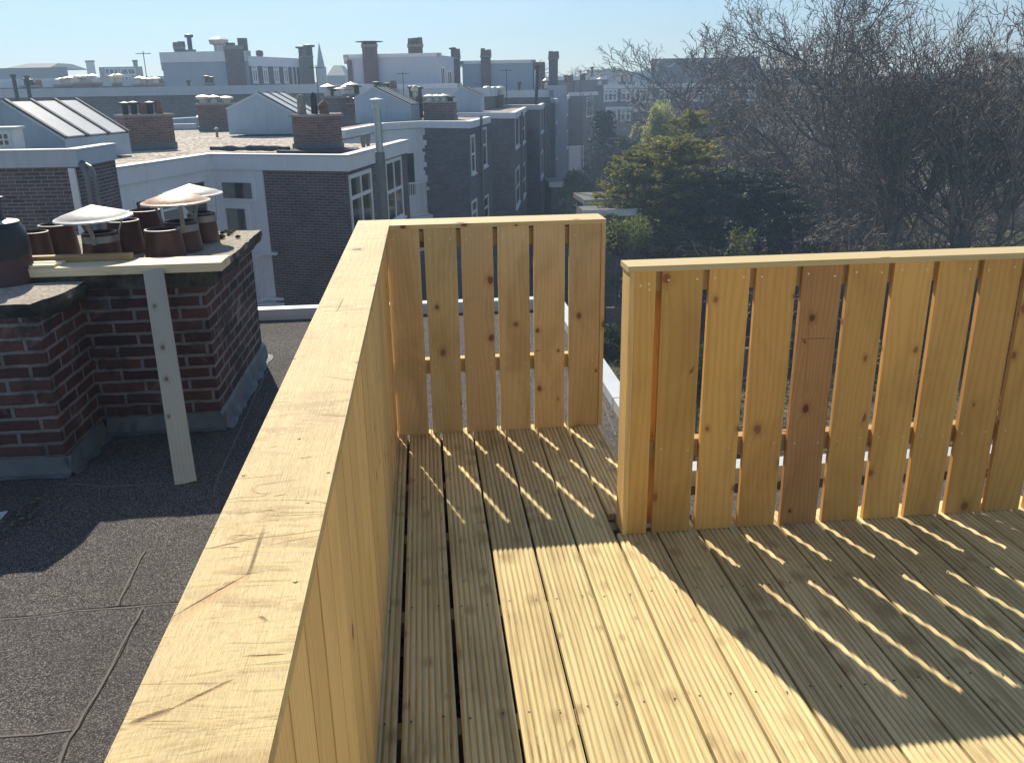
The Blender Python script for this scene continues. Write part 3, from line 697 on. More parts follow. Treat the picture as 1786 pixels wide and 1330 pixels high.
for MI, (a, b, r) in enumerate(((388, 408, .018), (395, 405, .016), (402, 408, .02), (408, 404, .014), (386, 416, .026), (415, 415, .017), (399, 411, .015))):
    lump('moss_clump', MN[MI], 'moss clump', atz(a, b, SZ-0.001), r, MOSS, 'moss clumps on the slab')
lump('mortar_chip', 'pale mortar chip on the slab at the foot of the rearmost cowled pot', 'mortar chip', atz(352, 420, SZ-0.001), .014, STONE)
LEAFM = foliage('dead_leaf', (0.05, 0.07, 0.05), (0.20, 0.21, 0.15), trans=0.1)
mb = MB()
for _ in range(150):
    t_ = random.random(); c = atz(8+60*t_+random.gauss(0, 8), 925-50*t_+random.gauss(0, 12), RZ+0.006); a = random.uniform(0, 6.28); r = random.uniform(.004, .013); tl = random.uniform(-.6, .6)
    u = np.array((math.cos(a), math.sin(a), 0))*r; v = np.array((-math.sin(a)*math.cos(tl), math.cos(a)*math.cos(tl), math.sin(tl)))*r*.6; c = c+(0, 0, abs(v[2])+random.uniform(0, .012))
    mb.face([c-u, c-v, c+u, c+v], None, 0, random.random())
tag(mb.build('leaf_litter', LEAFM), 'small drift of dead leaves on the shaded roof felt at the left edge', 'leaves', kind='stuff')
a = atz(14, 890, RZ+0.012); mb = MB()
q = [a, atz(2, 904, RZ+0.004), atz(-25, 905, RZ+0.004), atz(-22, 896, RZ+0.02)]
mb.face(q[::-1], None); mb.face([p-np.array((0, 0, .003)) for p in q], None); 
for i in range(4): mb.face([q[i], q[(i+1)%4], q[(i+1)%4]-np.array((0, 0, .003)), q[i]-np.array((0, 0, .003))], None)
tag(mb.build('metal_scrap', COPING), 'pointed pale scrap of sheet metal on the shaded roof at the left edge', 'metal scrap')
# ================================================================ neighbourhood
GZ = -9.0
ANG = R_(11.5)
U2 = np.array((math.cos(ANG), -math.sin(ANG))); V2 = np.array((math.sin(ANG), math.cos(ANG)))
def h3(p, z): return (float(p[0]), float(p[1]), float(z))
BRK = brick('dark_house_brick', ((0.095, 0.074, 0.084), (0.14, 0.105, 0.11), (0.20, 0.145, 0.145)), (0.42, 0.42, 0.44), ms=0.015, bump=0.004, dirt=0.25)
BRK2 = brick('grey_brown_house_brick', ((0.15, 0.15, 0.165), (0.19, 0.185, 0.205), (0.235, 0.225, 0.24)), (0.25, 0.25, 0.26), ms=0.011, bump=0.004, dirt=0.25)
BRK3 = brick('red_brown_house_brick', ((0.15, 0.10, 0.105), (0.185, 0.125, 0.125), (0.22, 0.15, 0.145)), (0.26, 0.24, 0.24), ms=0.011, bump=0.004, dirt=0.2)
BRKC = brick('rooftop_chimney_brick', ((0.13, 0.085, 0.085), (0.19, 0.12, 0.11), (0.25, 0.16, 0.145)), (0.36, 0.34, 0.33), ms=0.012, bump=0.005, dirt=0.3)
WHITE = plain('white_paint', (0.86, 0.89, 0.92), 0.6, 0, 0.08, 2.0, streak=0.22)
WFR = plain('white_window_frame', (0.85, 0.87, 0.88), 0.45, 0, 0.04)
GREYW = plain('grey_render', (0.38, 0.47, 0.56), 0.8, 0, 0.10, 0.5, streak=0.18)
PALEW = plain('pale_render', (0.60, 0.64, 0.74), 0.8, 0, 0.06, 0.5, streak=0.12)
ZINC = plain('zinc_cladding', (0.36, 0.47, 0.59), 0.5, 0.3, 0.15, 1.5, streak=0.3)
FASC = plain('painted_fascia', (0.86, 0.88, 0.90), 0.55, 0, 0.08, 1.2, streak=0.2)
FASD = plain('grey_fascia', (0.55, 0.62, 0.70), 0.55, 0.1, 0.12, 1.2, streak=0.25)
def curtained():
    s = NT('window_glass'); o = s.obj(); x, y, z = s.sep(o); n = s.noise(s.comb(s.math('MULTIPLY', x, 1.6), s.math('MULTIPLY', y, 1.6), s.math('MULTIPLY', z, .25)), 1.0, 2)
    c = s.mix(s.mr(n, 0.50, 0.56), (0.02, 0.028, 0.036), (0.20, 0.20, 0.19)); return s.set(c, 0.07, spec=0.9)
GLASS = curtained()
GRAV = gravel('roof_gravel', ((0.13, 0.11, 0.09), (0.50, 0.43, 0.35), (0.72, 0.65, 0.54), (0.26, 0.24, 0.21), (0.92, 0.87, 0.78)), 11, 0.002)
GRAVF = gravel('far_roof_gravel', ((0.26, 0.22, 0.19), (0.46, 0.40, 0.34), (0.58, 0.52, 0.45)), 6, 0.003)
BITU = plain('roof_bitumen', (0.055, 0.058, 0.062), 0.85, 0, 0.2, 3)
BITUG = plain('weathered_felt', (0.16, 0.165, 0.16), 0.9, 0, 0.2, 2)
PANEL = plain('sheet_metal_panel', (0.66, 0.68, 0.66), 0.42, 0.25, 0.12, 1.4, streak=0.18)
PANELD = plain('dark_panel_seam', (0.07, 0.08, 0.085), 0.5, 0.3, 0.1)
SLAT = plain('dark_roof_slate', (0.075, 0.078, 0.085), 0.75, 0, 0.2, 0.4)
POTM = plain('rooftop_pot_clay', (0.24, 0.15, 0.12), 0.7, 0, 0.3, 12)
CONCF = plain('chimney_crown_concrete', (0.30, 0.29, 0.27), 0.9, 0, 0.2, 6)
DARKM = plain('dark_flue_metal', (0.05, 0.055, 0.06), 0.5, 0.4, 0.15, 9)
PIPE = plain('grey_flue_pipe', (0.22, 0.235, 0.24), 0.5, 0.3, 0.25, 5, streak=0.4)
CREAM = plain('cream_render', (0.55, 0.52, 0.45), 0.8, 0, 0.1, 1)

class Wall:
    """vertical wall plane from A to B (2-D); points on it found from photograph pixels"""
    def __init__(s, A, B): s.A = np.array(A[:2], float); s.B = np.array(B[:2], float); s.d = (s.B-s.A)/np.linalg.norm(s.B-s.A); s.L = float(np.linalg.norm(s.B-s.A))
    def hit(s, px, py):
        r = ray(px, py); M_ = np.array([[r[0], -s.d[0]], [r[1], -s.d[1]]]); k = np.linalg.solve(M_, s.A-CAM[:2]); return float(k[1]), float(CAM[2]+r[2]*k[0])
    def nrm(s):
        n = np.array((s.d[1], -s.d[0])); return n if n @ (CAM[:2]-s.A) > 0 else -n
    def P(s, t, z, o=0.0): q = s.A+s.d*t+s.nrm()*o; return np.array((q[0], q[1], z))
def slab_on(mb, W, t0, t1, z0, z1, o0, o1, **k):
    n = W.nrm(); mb.obox(W.P(t0, z0, o0), np.array((*(W.d*(t1-t0)), 0)), np.array((*(n*(o1-o0)), 0)), np.array((0, 0, z1-z0)), **k)
def window(W_, t0, t1, z0, z1, parent, cols=1, rows=(), fr=0.07, mat=None, name='window', sill=True, out=0.0):
    """frame with mullions proud of the wall, its pane a sub-part; rows: heights (0..1) of transoms"""
    mat = mat or WFR; mb = MB()
    n_ = W_.nrm()*out; W = Wall(W_.A+n_, W_.B+n_)
    slab_on(mb, W, t0, t1, z0, z0+fr, -0.04, 0.03); slab_on(mb, W, t0, t1, z1-fr, z1, -0.04, 0.03)
    slab_on(mb, W, t0, t0+fr, z0+fr, z1-fr, -0.04, 0.03); slab_on(mb, W, t1-fr, t1, z0+fr, z1-fr, -0.04, 0.03)
    for c in range(1, cols):
        tc = t0+(t1-t0)*c/cols; slab_on(mb, W, tc-fr/2, tc+fr/2, z0+fr, z1-fr, -0.035, 0.025)
    for r in rows:
        zr = z0+(z1-z0)*r; slab_on(mb, W, t0+fr, t1-fr, zr-fr/2, zr+fr/2, -0.03, 0.02)
    if sill: slab_on(mb, W, t0-0.05, t1+0.05, z0-0.06, z0-0.002, -0.02, 0.09)
    f = mb.build(name, mat, parent)
    mb = MB(); slab_on(mb, W, t0+fr*.5, t1-fr*.5, z0+fr*.5, z1-fr*.5, 0.002, 0.008); mb.build('pane', GLASS, f)
    return f
def win_px(W, l, t, r, b, parent, **k):
    """window whose photographed box is l,t (top left) to r,b (bottom right)"""
    tl, zt = W.hit(l, t); tr, zb = W.hit(r, b)
    if tl > tr: tl, tr = tr, tl
    return window(W, tl, tr, zb, zt, parent, **k)

def gpots(root, c, ax, L, n, kinds, h=0.42, r=0.11, zt=0.0):
    """pots and cowls along a chimney top; c = centre of the top, ax = 2-D direction"""
    for i in range(n):
        k = kinds[i % len(kinds)]; q = np.array((c[0], c[1]))+ax*L*((i+0.5)/n-0.5); mb = MB(); P = (q[0]+random.uniform(-.04, .04), q[1]+random.uniform(-.06, .06), c[2]-0.01)
        hh = h*random.uniform(.75, 1.15)
        if k == 'p': mb.lathe([(r*1.1, 0), (r*.9, hh), (r*.7, hh), (r*.65, hh*.7), (0, hh*.7)], P, n=10); mb.build('pot', POTM, root, smooth=True)
        elif k == 'c':
            mb.lathe([(r, 0), (r*.9, hh*.6), (r*.35, hh*.62), (r*.35, hh*.85), (r*1.9, hh*.85), (r*1.9, hh*.88), (0, hh*1.15)], P, n=12); mb.build('cowl', COWL, root)
        elif k == 'd': mb.lathe([(r*.8, 0), (r*.8, hh*.8), (r*1.5, hh*.85), (r*1.5, hh*1.0), (0, hh*1.1)], P, n=10); mb.build('pot', DARKM, root)
        elif k == 't': mb.lathe([(r*1.3, 0), (r*1.15, hh*2.4), (r*1.0, hh*2.7), (0, hh*2.72)], P, n=12); mb.build('pot', POTM, root)
        elif k == 'm':
            mb.lathe([(r*1.0, 0), (r*1.0, hh*.55), (r*1.7, hh*.62), (r*1.9, hh*.95), (r*1.1, hh*1.15), (0, hh*1.2)], P, n=10); mb.build('cowl', COWL, root)
GRP = 'chimneys on the neighbouring roofs'
def chimney_at(l, r, top, base_py, label, zb=None, Y=None, dep=0.75, pots='pc', npot=3, mat=None, crown=0.06, flash=True, h=0.42, pr=0.11, group=GRP, wall_top=None, crownmat=None, zbot=None, ang=None):
    U2, V2 = (globals()['U2'], globals()['V2']) if ang is None else (np.array((math.cos(R_(ang)), -math.sin(R_(ang)))), np.array((math.sin(R_(ang)), math.cos(R_(ang)))))
    U2, V2 = U2*1.0, V2*1.0
    """brick stack whose near face spans pixels l..r; foot at pixel row base_py on a roof of height zb (or at distance Y)"""
    c = atz((l+r)/2, base_py, zb) if Y is None else aty((l+r)/2, base_py, Y)
    if Y and Y > 58: V2 = (c[:2]-CAM[:2])/np.linalg.norm(c[:2]-CAM[:2])
    W0 = Wall(c[:2]-U2, c[:2]+U2); t0, _ = W0.hit(l, base_py); t1, _ = W0.hit(r, base_py); _, zt = W0.hit((l+r)/2, top)
    z0 = (zb if Y is None else c[2]) if zbot is None else zbot
    A = W0.A+W0.d*t0; B = W0.A+W0.d*t1; root = thing('chimney', label, 'chimney', h3((A+B)/2+V2*dep/2, z0), group)
    fp = [A, B, B+V2*dep, A+V2*dep]; mb = MB(); mb.prism(fp, z0-0.05, zt); mb.build('stack', mat or BRKC, root)
    o = 0.06; fo = [A-U2*o-V2*o, B+U2*o-V2*o, B+U2*o+V2*(dep+o), A-U2*o+V2*(dep+o)]
    mb = MB(); mb.prism(fo, zt, zt+crown); mb.build('crown', crownmat or CONCF, root)
    if flash:
        o = 0.03; fo = [A-U2*o-V2*o, B+U2*o-V2*o, B+U2*o+V2*(dep+o), A-U2*o+V2*(dep+o)]
        mb = MB(); mb.prism(fo, z0-0.05, z0+0.13); mb.build('flashing', LEAD, root)
    if npot: gpots(root, h3((A+B)/2+V2*dep/2, zt+crown), U2, (t1-t0)*0.9, npot, pots, h, pr)
    return root
def fascia(mb, pts, z0, z1, o=0.07, th=0.10, closed=False):
    """board along an open 2-D line, proud on the camera's side"""
    P = [np.array(p[:2], float) for p in pts]; n = len(P); out = []
    def nr(a, b):
        d = (b-a)/np.linalg.norm(b-a); m_ = np.array((d[1], -d[0])); return m_ if m_ @ (CAM[:2]-(a+b)/2) > 0 else -m_
    for i in range(n):
        if i == 0: v = nr(P[0], P[1])
        elif i == n-1: v = nr(P[-2], P[-1])
        else:
            a, b = nr(P[i-1], P[i]), nr(P[i], P[i+1]); v = (a+b); v = v/(v@v)*2 if v@v > .2 else a
        out.append((P[i]+v*o, P[i]-v*(th-o)))
    for i in range(n-1):
        (a0, a1), (b0, b1) = out[i], out[i+1]
        q = [a0, b0, b1, a1]; ar = sum(q[k][0]*q[(k+1) % 4][1]-q[(k+1) % 4][0]*q[k][1] for k in range(4))
        mb.prism(q, z0, z1)

# ---------------------------------------------------------------- ground
def ground_mat():
    s = NT('garden_ground'); o = s.obj(); n = s.noise(o, 0.12, 5, 0.6); n2 = s.noise(o, 2.2, 5, 0.7)
    c = s.ramp(n, [(0.35, (0.07, 0.10, 0.035)), (0.52, (0.14, 0.13, 0.075)), (0.68, (0.26, 0.22, 0.17))])
    c = s.mix(s.mr(n2, 0.35, 0.7, 0.0, 0.6), c, (0.04, 0.035, 0.025)); s.set(c, 0.95, spec=0.1); s.bump(n2, 0.12); return s.mat
mb = MB(); N = 40; S = 2600.0
mb.face([(-419, -13, GZ), (559, -13, GZ), (559, 423, GZ), (-419, 423, GZ)], None); tag(mb.build('ground', ground_mat()), kind='structure')

# ---------------------------------------------------------------- left neighbour with the brick end wall
WA, WB = aty(-160, 269, 11.9), aty(129, 263, 11.7)
zt = 0.66
root = thing('house', 'neighbouring house whose dark brick wall fills the left photo edge above the clay pots', 'house', (WA[0], 13, GZ))
W = Wall(WA, WB); fp = [WA[:2], WB[:2], WB[:2]+np.array((0.1, 1.6)), WA[:2]+np.array((-.3, 5.0))]
mb = MB(); mb.prism(fp, GZ, zt-0.27, mt=1); mb.build('wall', [BRK, BITU], root)
mb = MB(); fascia(mb, [WA, WB, WB[:2]+np.array((0.1, 1.6))], zt-0.27, zt, 0.05, 0.2); mb.build('fascia', FASD, root)
mb = MB(); fascia(mb, [WA, WB, WB[:2]+np.array((0.1, 1.6))], zt+0.002, zt+0.02, 0.07, 0.24); mb.build('fascia_trim', FASC, root)
mb = MB(); slab_on(mb, W, W.L-0.13, W.L-0.02, GZ+2, zt-0.29, 0.004, 0.06); mb.build('corner_board', WFR, root)
mb = MB()
for dx, r, off in ((0.22, 0.055, 0.0), (0.36, 0.035, 0.05)):
    p = W.P(W.L+dx, 0, 0.15+off); mb.tube([(p[0]-.28, p[1]+.3, zt-0.20), (p[0]-.08, p[1]+.12, zt-0.28), (p[0], p[1], zt-0.42), (p[0], p[1], zt-1.0), (p[0]+.02, p[1], -6)], r, 10)
mb.build('downpipe', PIPE, root)

# ---------------------------------------------------------------- first terraced house: white bay, brick wing, gravel roof
Z1 = 0.15
w0, w0b, w1l, w1c, w1b = (atz(x, y, Z1)[:2] for x, y in ((157, 302), (364, 271.5), (456, 272.6), (601, 274), (706, 246.5)))
root = thing('house', 'nearest terraced house with white painted bay, dark brick wing and gravel roof', 'house', h3((w1l+w1c)/2, GZ))
back = [w1b+V2*0.2, w1b+V2*0.3-U2*3.0, w0b+V2*10+U2*1.0, w0b+V2*17-U2*2, w0+V2*20-U2*9, w0-U2*9+V2*6, w0-U2*0.6+V2*0.3]
mb = MB(); mb.prism([w0, w0b, w1l, w1c, w1b]+back, GZ, Z1-0.06, mt=1, tone=.5); mb.build('wall', [BRK, GRAV], root)
Ws = [Wall(w0, w0b), Wall(w0b, w1l), Wall(w1l, w1c), Wall(w1c, w1b)]
mb = MB(); slab_on(mb, Ws[0], 0, Ws[0].L, -3.4, Z1-0.30, 0.004, 0.05); slab_on(mb, Ws[1], 0, Ws[1].L+0.0, -5.2, Z1-0.28, 0.003, 0.045)
mb.build('painted_bay', WHITE, root)
mb = MB(); fascia(mb, [w0, w0b, w1l, w1c, w1b], Z1-0.30, Z1+0.03, 0.10, 0.22); mb.build('fascia', FASC, root)
mb = MB(); fascia(mb, [w0, w0b, w1l, w1c, w1b], Z1+0.031, Z1+0.055, 0.13, 0.26); mb.build('fascia_trim', FASD, root)
for q in ((228, 350, 258, 395), (272, 322, 318, 392), (335, 312, 362, 384)): pass
for l, t_, r, b in ((165, 372, 222, 430), (228, 349, 268, 420), (272, 336, 316, 398), (322, 318, 361, 378)):
    win_px(Ws[0], l, t_, r, b, root, rows=(0.55,), fr=0.05, out=.05)
win_px(Ws[1], 384, 312, 449, 352, root, fr=0.07, sill=False, out=.045)
f = win_px(Ws[1], 388, 354, 452, 500, root, fr=0.11, sill=False, name='balcony_door', out=.045)
def balcony(W, l, t_, r, b, parent, n=11, out=0.35):
    a, z1 = W.hit(l, t_); c, z0 = W.hit(r, b); mb = MB(); slab_on(mb, W, a, c, z1-0.05, z1, out-0.03, out+0.03); slab_on(mb, W, a, c, z0, z0+0.04, out-0.02, out+0.02)
    for i in range(n): t2 = a+(c-a)*i/(n-1); slab_on(mb, W, t2-0.011, t2+0.011, z0+0.04, z1-0.05, out-0.011, out+0.011)
    for t2 in (a, c):
        slab_on(mb, W, t2-0.02, t2+0.02, z1-0.05, z1, 0.05, out-0.03); slab_on(mb, W, t2-0.02, t2+0.02, z0, z0+0.04, 0.05, out-0.03)
        for q in range(1, 4): slab_on(mb, W, t2-0.01, t2+0.01, z0+0.04, z1-0.05, out*q/4-.01, out*q/4+.01)
    o = mb.build('balcony_rail', WFR, parent); return a, c, z0, z1
a, c, z0, z1 = balcony(Ws[1], 388, 436, 470, 520, root)
mb = MB(); slab_on(mb, Ws[1], a-.1, c+.45, z0-0.28, z0-0.06, 0.05, 0.42); slab_on(mb, Ws[1], c-.02, c+.40, z1-0.03, z1+0.03, 0.05, 0.14); slab_on(mb, Ws[1], c-.02, c+.45, z0-0.0, z0+0.06, 0.05, 0.14)
mb.build('balcony_slab', WHITE, root)
win_px(Ws[3], 607, 306, 652, 392, root, cols=2, rows=(0.62,), fr=0.09)
win_px(Ws[3], 670, 281, 704, 376, root, cols=2, rows=(0.5,), fr=0.09)
mb = MB()
for (x, y) in ((60, 0), ):
    pass
# litter of felt and gravel stops on the roof edge
P0, P1 = atz(368, 262, Z1), atz(505, 262, Z1)
mb = MB(); pts = [P0+(P1-P0)*i/14 for i in range(15)]
mb.tube([p+np.array((0, random.uniform(-.08, .08), 0.03+random.uniform(0, .03))) for p in pts], [random.uniform(.03, .09) for _ in pts], 7); 
tag(mb.build('felt_roll', BITU), 'crumpled dark roofing felt lying along the gravel roof edge beside a brick chimney', 'roofing felt')
P0, P1 = atz(505, 261, Z1), atz(612, 262, Z1)
mb = MB(); c = (P0+P1)/2; n = 16
ring = [(c[0]+math.cos(2*math.pi*i/n)*1.0*random.uniform(.9, 1.1), c[1]+0.15+math.sin(2*math.pi*i/n)*0.7*random.uniform(.9, 1.1)) for i in range(n)]
mb.prism(ring, Z1-0.05, Z1+0.012); tag(mb.build('felt_patch', BITU), 'dark felt patch round the foot of the chimney beside the tall flue pipe', 'roofing felt')

G1 = 'chimneys on the near gravel roof'
chimney_at(224, 308, 203, 258, 'broad red-brown chimney on the gravel roof beside the three-panel skylight, black cowls on top', zb=Z1, pots='ddpdp', npot=5, mat=BRKC, h=0.34, pr=.10, group=G1, dep=0.75, ang=-32)
chimney_at(348, 413, 183, 226, 'squat brick chimney in the middle of the gravel roof with two square pale cowls', zb=Z1, pots='mcm', npot=3, h=0.28, pr=.16, group=G1, ang=-12)
r3 = chimney_at(556, 598, 203, 259, 'brick chimney at the roof corner with two tall brown pots, left of the flue pipe', zb=Z1, pots='tp', npot=0, group=G1, dep=0.85, ang=-52)
for x, hh, rr, m in ((527, 0.42, .10, CONCF), (549, 0.46, .075, DARKM)):
    q = atz(x, 203, 1.0); W_ = r3.location; base = aty(x, 200, W_[1]); mb = MB()
    zb_ = base[2]+0.02; mb.lathe([(rr*1.15, -.1), (rr, hh*.85), (rr*1.1, hh*.87), (rr*.9, hh), (rr*.3, hh*1.12), (0, hh*1.13)], (base[0], W_[1], zb_), n=14); mb.build('pot', m, r3, smooth=True)
base = aty(566, 200, r3.location[1]); mb = MB(); mb.lathe([(.10, 0), (.13, .05), (.10, .16), (.16, .2), (.12, .28), (.05, .32), (0, .4)], (base[0], base[1], base[2]), n=12); mb.build('pot', POTM, r3, smooth=True)
chimney_at(596, 622, 182, 205, 'long low brick chimney crowded with pots behind the roof corner chimney', zb=0.35, pots='pdpc', npot=4, dep=0.8, h=0.3, group=G1)
# flue pipe
b = aty(668, 400, 15.5); tpt = aty(652, 182, 15.5)
t = thing('flue_pipe', 'tall grey metal flue pipe with a flat white rain cap rising before the brick wing', 'flue pipe', (b[0], 15.5, -6))
tx = tpt[0]
mb = MB(); zj = aty(660, 265, 15.5)[2]; mb.tube([(tx+.06, 15.5, -6), (tx+.06, 15.5, zj)], 0.105, 16); mb.build('lower_pipe', PIPE, t, smooth=True)
mb = MB(); mb.tube([(tx+.06, 15.5, zj), (tx+0.06, 15.5, tpt[2])], 0.078, 16); mb.build('upper_pipe', GALV, t, smooth=True)
mb = MB(); z = tpt[2]; mb.lathe([(.10, -.10), (.10, .02), (0, .02)], (tx+.06, 15.5, z), n=16); mb.lathe([(.15, .08), (.15, .10), (0, .13)], (tx+.06, 15.5, z), n=18); mb.lathe([(0, .08), (.15, .08)], (tx+.06, 15.5, z), n=18)
for k in range(3): mb.tube([(tx+.06+.09*math.cos(k*2.1), 15.5+.09*math.sin(k*2.1), z), (tx+.06+.11*math.cos(k*2.1), 15.5+.11*math.sin(k*2.1), z+.085)], .012, 5)
mb.build('rain_cap', COPING, t)
# vents on the roofs
def vent(px, py, z, label, r=0.11, h=0.22, mat=None, group='small vents on the gravel roofs', kind=0):
    c = atz(px, py, z); t = thing('roof_vent', label, 'roof vent', c, group)
    mb = MB(); mb.lathe([(r*.6, -.03), (r*.6, h*.75)], (0, 0, 0), n=12); mb.build('pipe', PIPE, t, local=True, smooth=True)
    mb = MB()
    if kind == 0: mb.lathe([(r*.55, h*.72), (r*1.3, h*.74), (r*1.25, h*.85), (r*.6, h), (0, h*1.05)], (0, 0, 0), n=14)
    else: mb.lathe([(r*.8, h*.1), (r*.95, h*.9), (r*.7, h), (0, h)], (0, 0, 0), n=12)
    mb.build('cap', mat or COPING, t, local=True, smooth=True); return t
vent(155, 261, Z1, 'white domed vent just right of the brick end wall'); vent(182, 276, Z1, 'low grey mushroom vent on the front of the gravel roof', h=.16, mat=PIPE)
vent(204, 254, Z1, 'white vent at the left foot of the broad red-brown chimney', r=.10); vent(379, 238, Z1, 'slim capped vent before the squat middle chimney', r=.07, h=.28, mat=PIPE)
vent(502, 233, Z1, 'slim brown vent between the gravel roof and the roof corner chimney', r=.07, h=.26, mat=POTM)
vent(634, 255, Z1, 'left one of a pair of stubby vents beside the flue pipe', r=.08, h=.3, kind=1, mat=PIPE); vent(642, 253, Z1, 'right one of a pair of stubby vents beside the flue pipe', r=.08, h=.3, kind=1, mat=PIPE)
vent(683, 208, 0.33, 'dark cup-shaped vent on the second gravel roof', r=.1, h=.25, kind=1, mat=BITU); vent(705, 200, 0.33, 'small dark vent behind the cup-shaped vent', r=.08, h=.3, kind=1, mat=BITU); vent(715, 211, 0.33, 'low clay vent beside the black pipe on the second roof', r=.09, h=.2, mat=POTM)
vent(733, 209, 0.33, 'straight black pipe at the left of the wide chimney on the second roof', r=.16, h=.95, kind=1, mat=DARKM)

# skylight dormers with sheet-metal slopes
def gable(label, A_, B_, C_, xb, zB, base, npan=3, mat=ZINC):
    """pitched metal-clad dormer: apex A, right eave B, left eave C (pixels) of the front gable; it runs back to pixel column xb"""
    B = atz(*B_, zB); Wg = Wall(B[:2]-U2*3, B[:2]); P = lambda q: (lambda h: np.array((*(Wg.A+Wg.d*h[0]), h[1])))(Wg.hit(*q))
    A = P(A_); C = P(C_); k = 0.0
    v = np.array((*V2, 0))
    def sx(p): d = p-CAM; return PW/2+FPX*(d@_R)/(d@_F)
    while k < 25 and sx(A+v*k) < xb: k += 0.1
    D = v*k; lo = lambda p: np.array((p[0], p[1], base)); root = thing('skylight', label, 'skylight dormer', h3((B+C)/2, base), 'metal-roofed skylight dormers')
    mb = MB(); mb.face([lo(C), lo(B), B, A, C]); mb.face([lo(C)+D, C+D, A+D, B+D, lo(B)+D]); mb.face([lo(B), lo(B)+D, B+D, B]); mb.face([lo(C), C, C+D, lo(C)+D]); mb.face([B, B+D, A+D, A]); mb.face([C, A, A+D, C+D])
    mb.build('dormer_wall', mat, root)
    nrm = np.cross(D, A-B); nrm /= np.linalg.norm(nrm); nrm = nrm if nrm[2] > 0 else -nrm; S = A-B
    for i in range(npan):
        a, b = (i+0.06)/npan, (i+0.94)/npan; mb = MB(); mb.obox(B+D*a+nrm*.02+S*.02, D*(b-a), S*.93, nrm*.03, g=1, tone=.5); mb.build('panel', PANEL, root)
    mb = MB(); u = D/np.linalg.norm(D)
    for i in range(npan+1): mb.obox(B+D*min(max(i/npan, .01), .985)-u*.05+nrm*.012, u*.10, S*1.0, nrm*.065)
    mb.build('seam', PANELD, root); mb = MB(); w_ = (A-B)/np.linalg.norm(A-B)
    for p, q in ((B, A), (C, A)): mb.tube([p-v*.02, q-v*.02], .035, 6)
    mb.build('verge_trim', COPING, root); return root
gable('large grey skylight dormer with three pale sheet-metal panels at the left roof edge', (6, 178), (112, 243), (-150, 200), 130, 0.62, Z1-.02)
gable('blue-grey peaked skylight dormer with pale panels behind the roof corner chimney', (449, 163), (520, 202), (395, 190), 492, 0.75, Z1)
gable('distant peaked skylight dormer with striped metal slope below the white block', (651, 152), (716, 184), (618, 172), 668, 0.95, 0.3)
gable('small far skylight dormer with pale slope left of the grey block', (806, 151), (838, 167), (786, 166), 813, 1.2, 0.4, npan=2)
# small white roof lantern at the photo edge
q = aty(10, 262, 15.5); t = thing('roof_lantern', 'small white glazed roof lantern at the left photo edge above the brick wall', 'roof lantern', (q[0], q[1], .5))
Wl = Wall(aty(-12, 262, 15.5), aty(27, 262, 15.5)); mb = MB(); slab_on(mb, Wl, 0, Wl.L, 0.15, 0.88, -0.5, 0.0); mb.build('body', WHITE, t); mb = MB(); slab_on(mb, Wl, -.05, Wl.L+.05, 0.88, 0.93, -.55, .05); mb.build('lid', COPING, t)
window(Wl, 0.12, Wl.L-.06, 0.55, 0.82, t, cols=2, rows=(0.5,), fr=.03, sill=False)
# grey upstands between the party roofs
def upstand(pts, z0, z1, label, mat=FASD, o=0.05):
    P = [atz(x, y, z1) if len((x, y)) == 2 else 0 for x, y in pts]; mb = MB(); fascia(mb, P, z0, z1, o, 0.3); root = tag(mb.build('parapet', mat), label, 'parapet', 'low parapets between the party roofs'); return root
upstand([(300, 207), (352, 204), (352, 201), (380, 198)], 0.1, 0.45, 'low grey parapet crossing the gravel roof left of the squat middle chimney')
upstand([(410, 210), (478, 204), (480, 208), (515, 205)], 0.1, 0.42, 'low grey parapet between the squat middle chimney and the roof corner chimney')
upstand([(130, 226), (215, 218), (340, 216)], 0.1, 0.30, 'low grey parapet behind the broad red-brown chimney')

# ---------------------------------------------------------------- the receding row of wings
def wing(name_label, top, z, mat, zf=0.30, side_to=None, left=12.0, wins=(), gravel_m=GRAVF, extra=()):
    """top: pixel points of the roof edge (left, corner, far end of the side)"""
    P = [atz(x, y, z)[:2] for x, y in top]; root = thing('house', name_label, 'house', h3(P[1], GZ), 'terraced houses in the receding row')
    fp = list(P)+[P[-1]+V2*1.0, P[-1]+V2*3.0-U2*3.0, P[0]+V2*(np.linalg.norm(P[2]-P[1])+6)-U2*left, P[0]-U2*left+V2*1.0]
    mb = MB(); mb.prism(fp, GZ, z-0.05, mt=1); mb.build('wall', [mat, gravel_m], root)
    mb = MB(); fascia(mb, P, z-zf, z+0.03, 0.10, 0.25); mb.build('fascia', FASC, root)
    ws = [Wall(P[i], P[i+1]) for i in range(len(P)-1)]
    for (wi, l, t_, r, b, cols, rows) in wins: win_px(ws[wi], l, t_, r, b, root, cols=cols, rows=rows, fr=0.09)
    return root, ws, P
r2, ws2, P2 = wing('second terraced house with jagged white paint beside its dark brick wing', [(596, 229), (668, 216), (733, 212.5), (817, 213), (852, 204.5)], 0.38, BRK2, zf=0.22, left=1.2,
    wins=((3, 820, 236, 829, 300, 1, (.5,)), (3, 837, 224, 849, 288, 1, (.55,)), (3, 840, 347, 852, 378, 1, (.5,)), (3, 822, 352, 832, 385, 1, (.5,))))
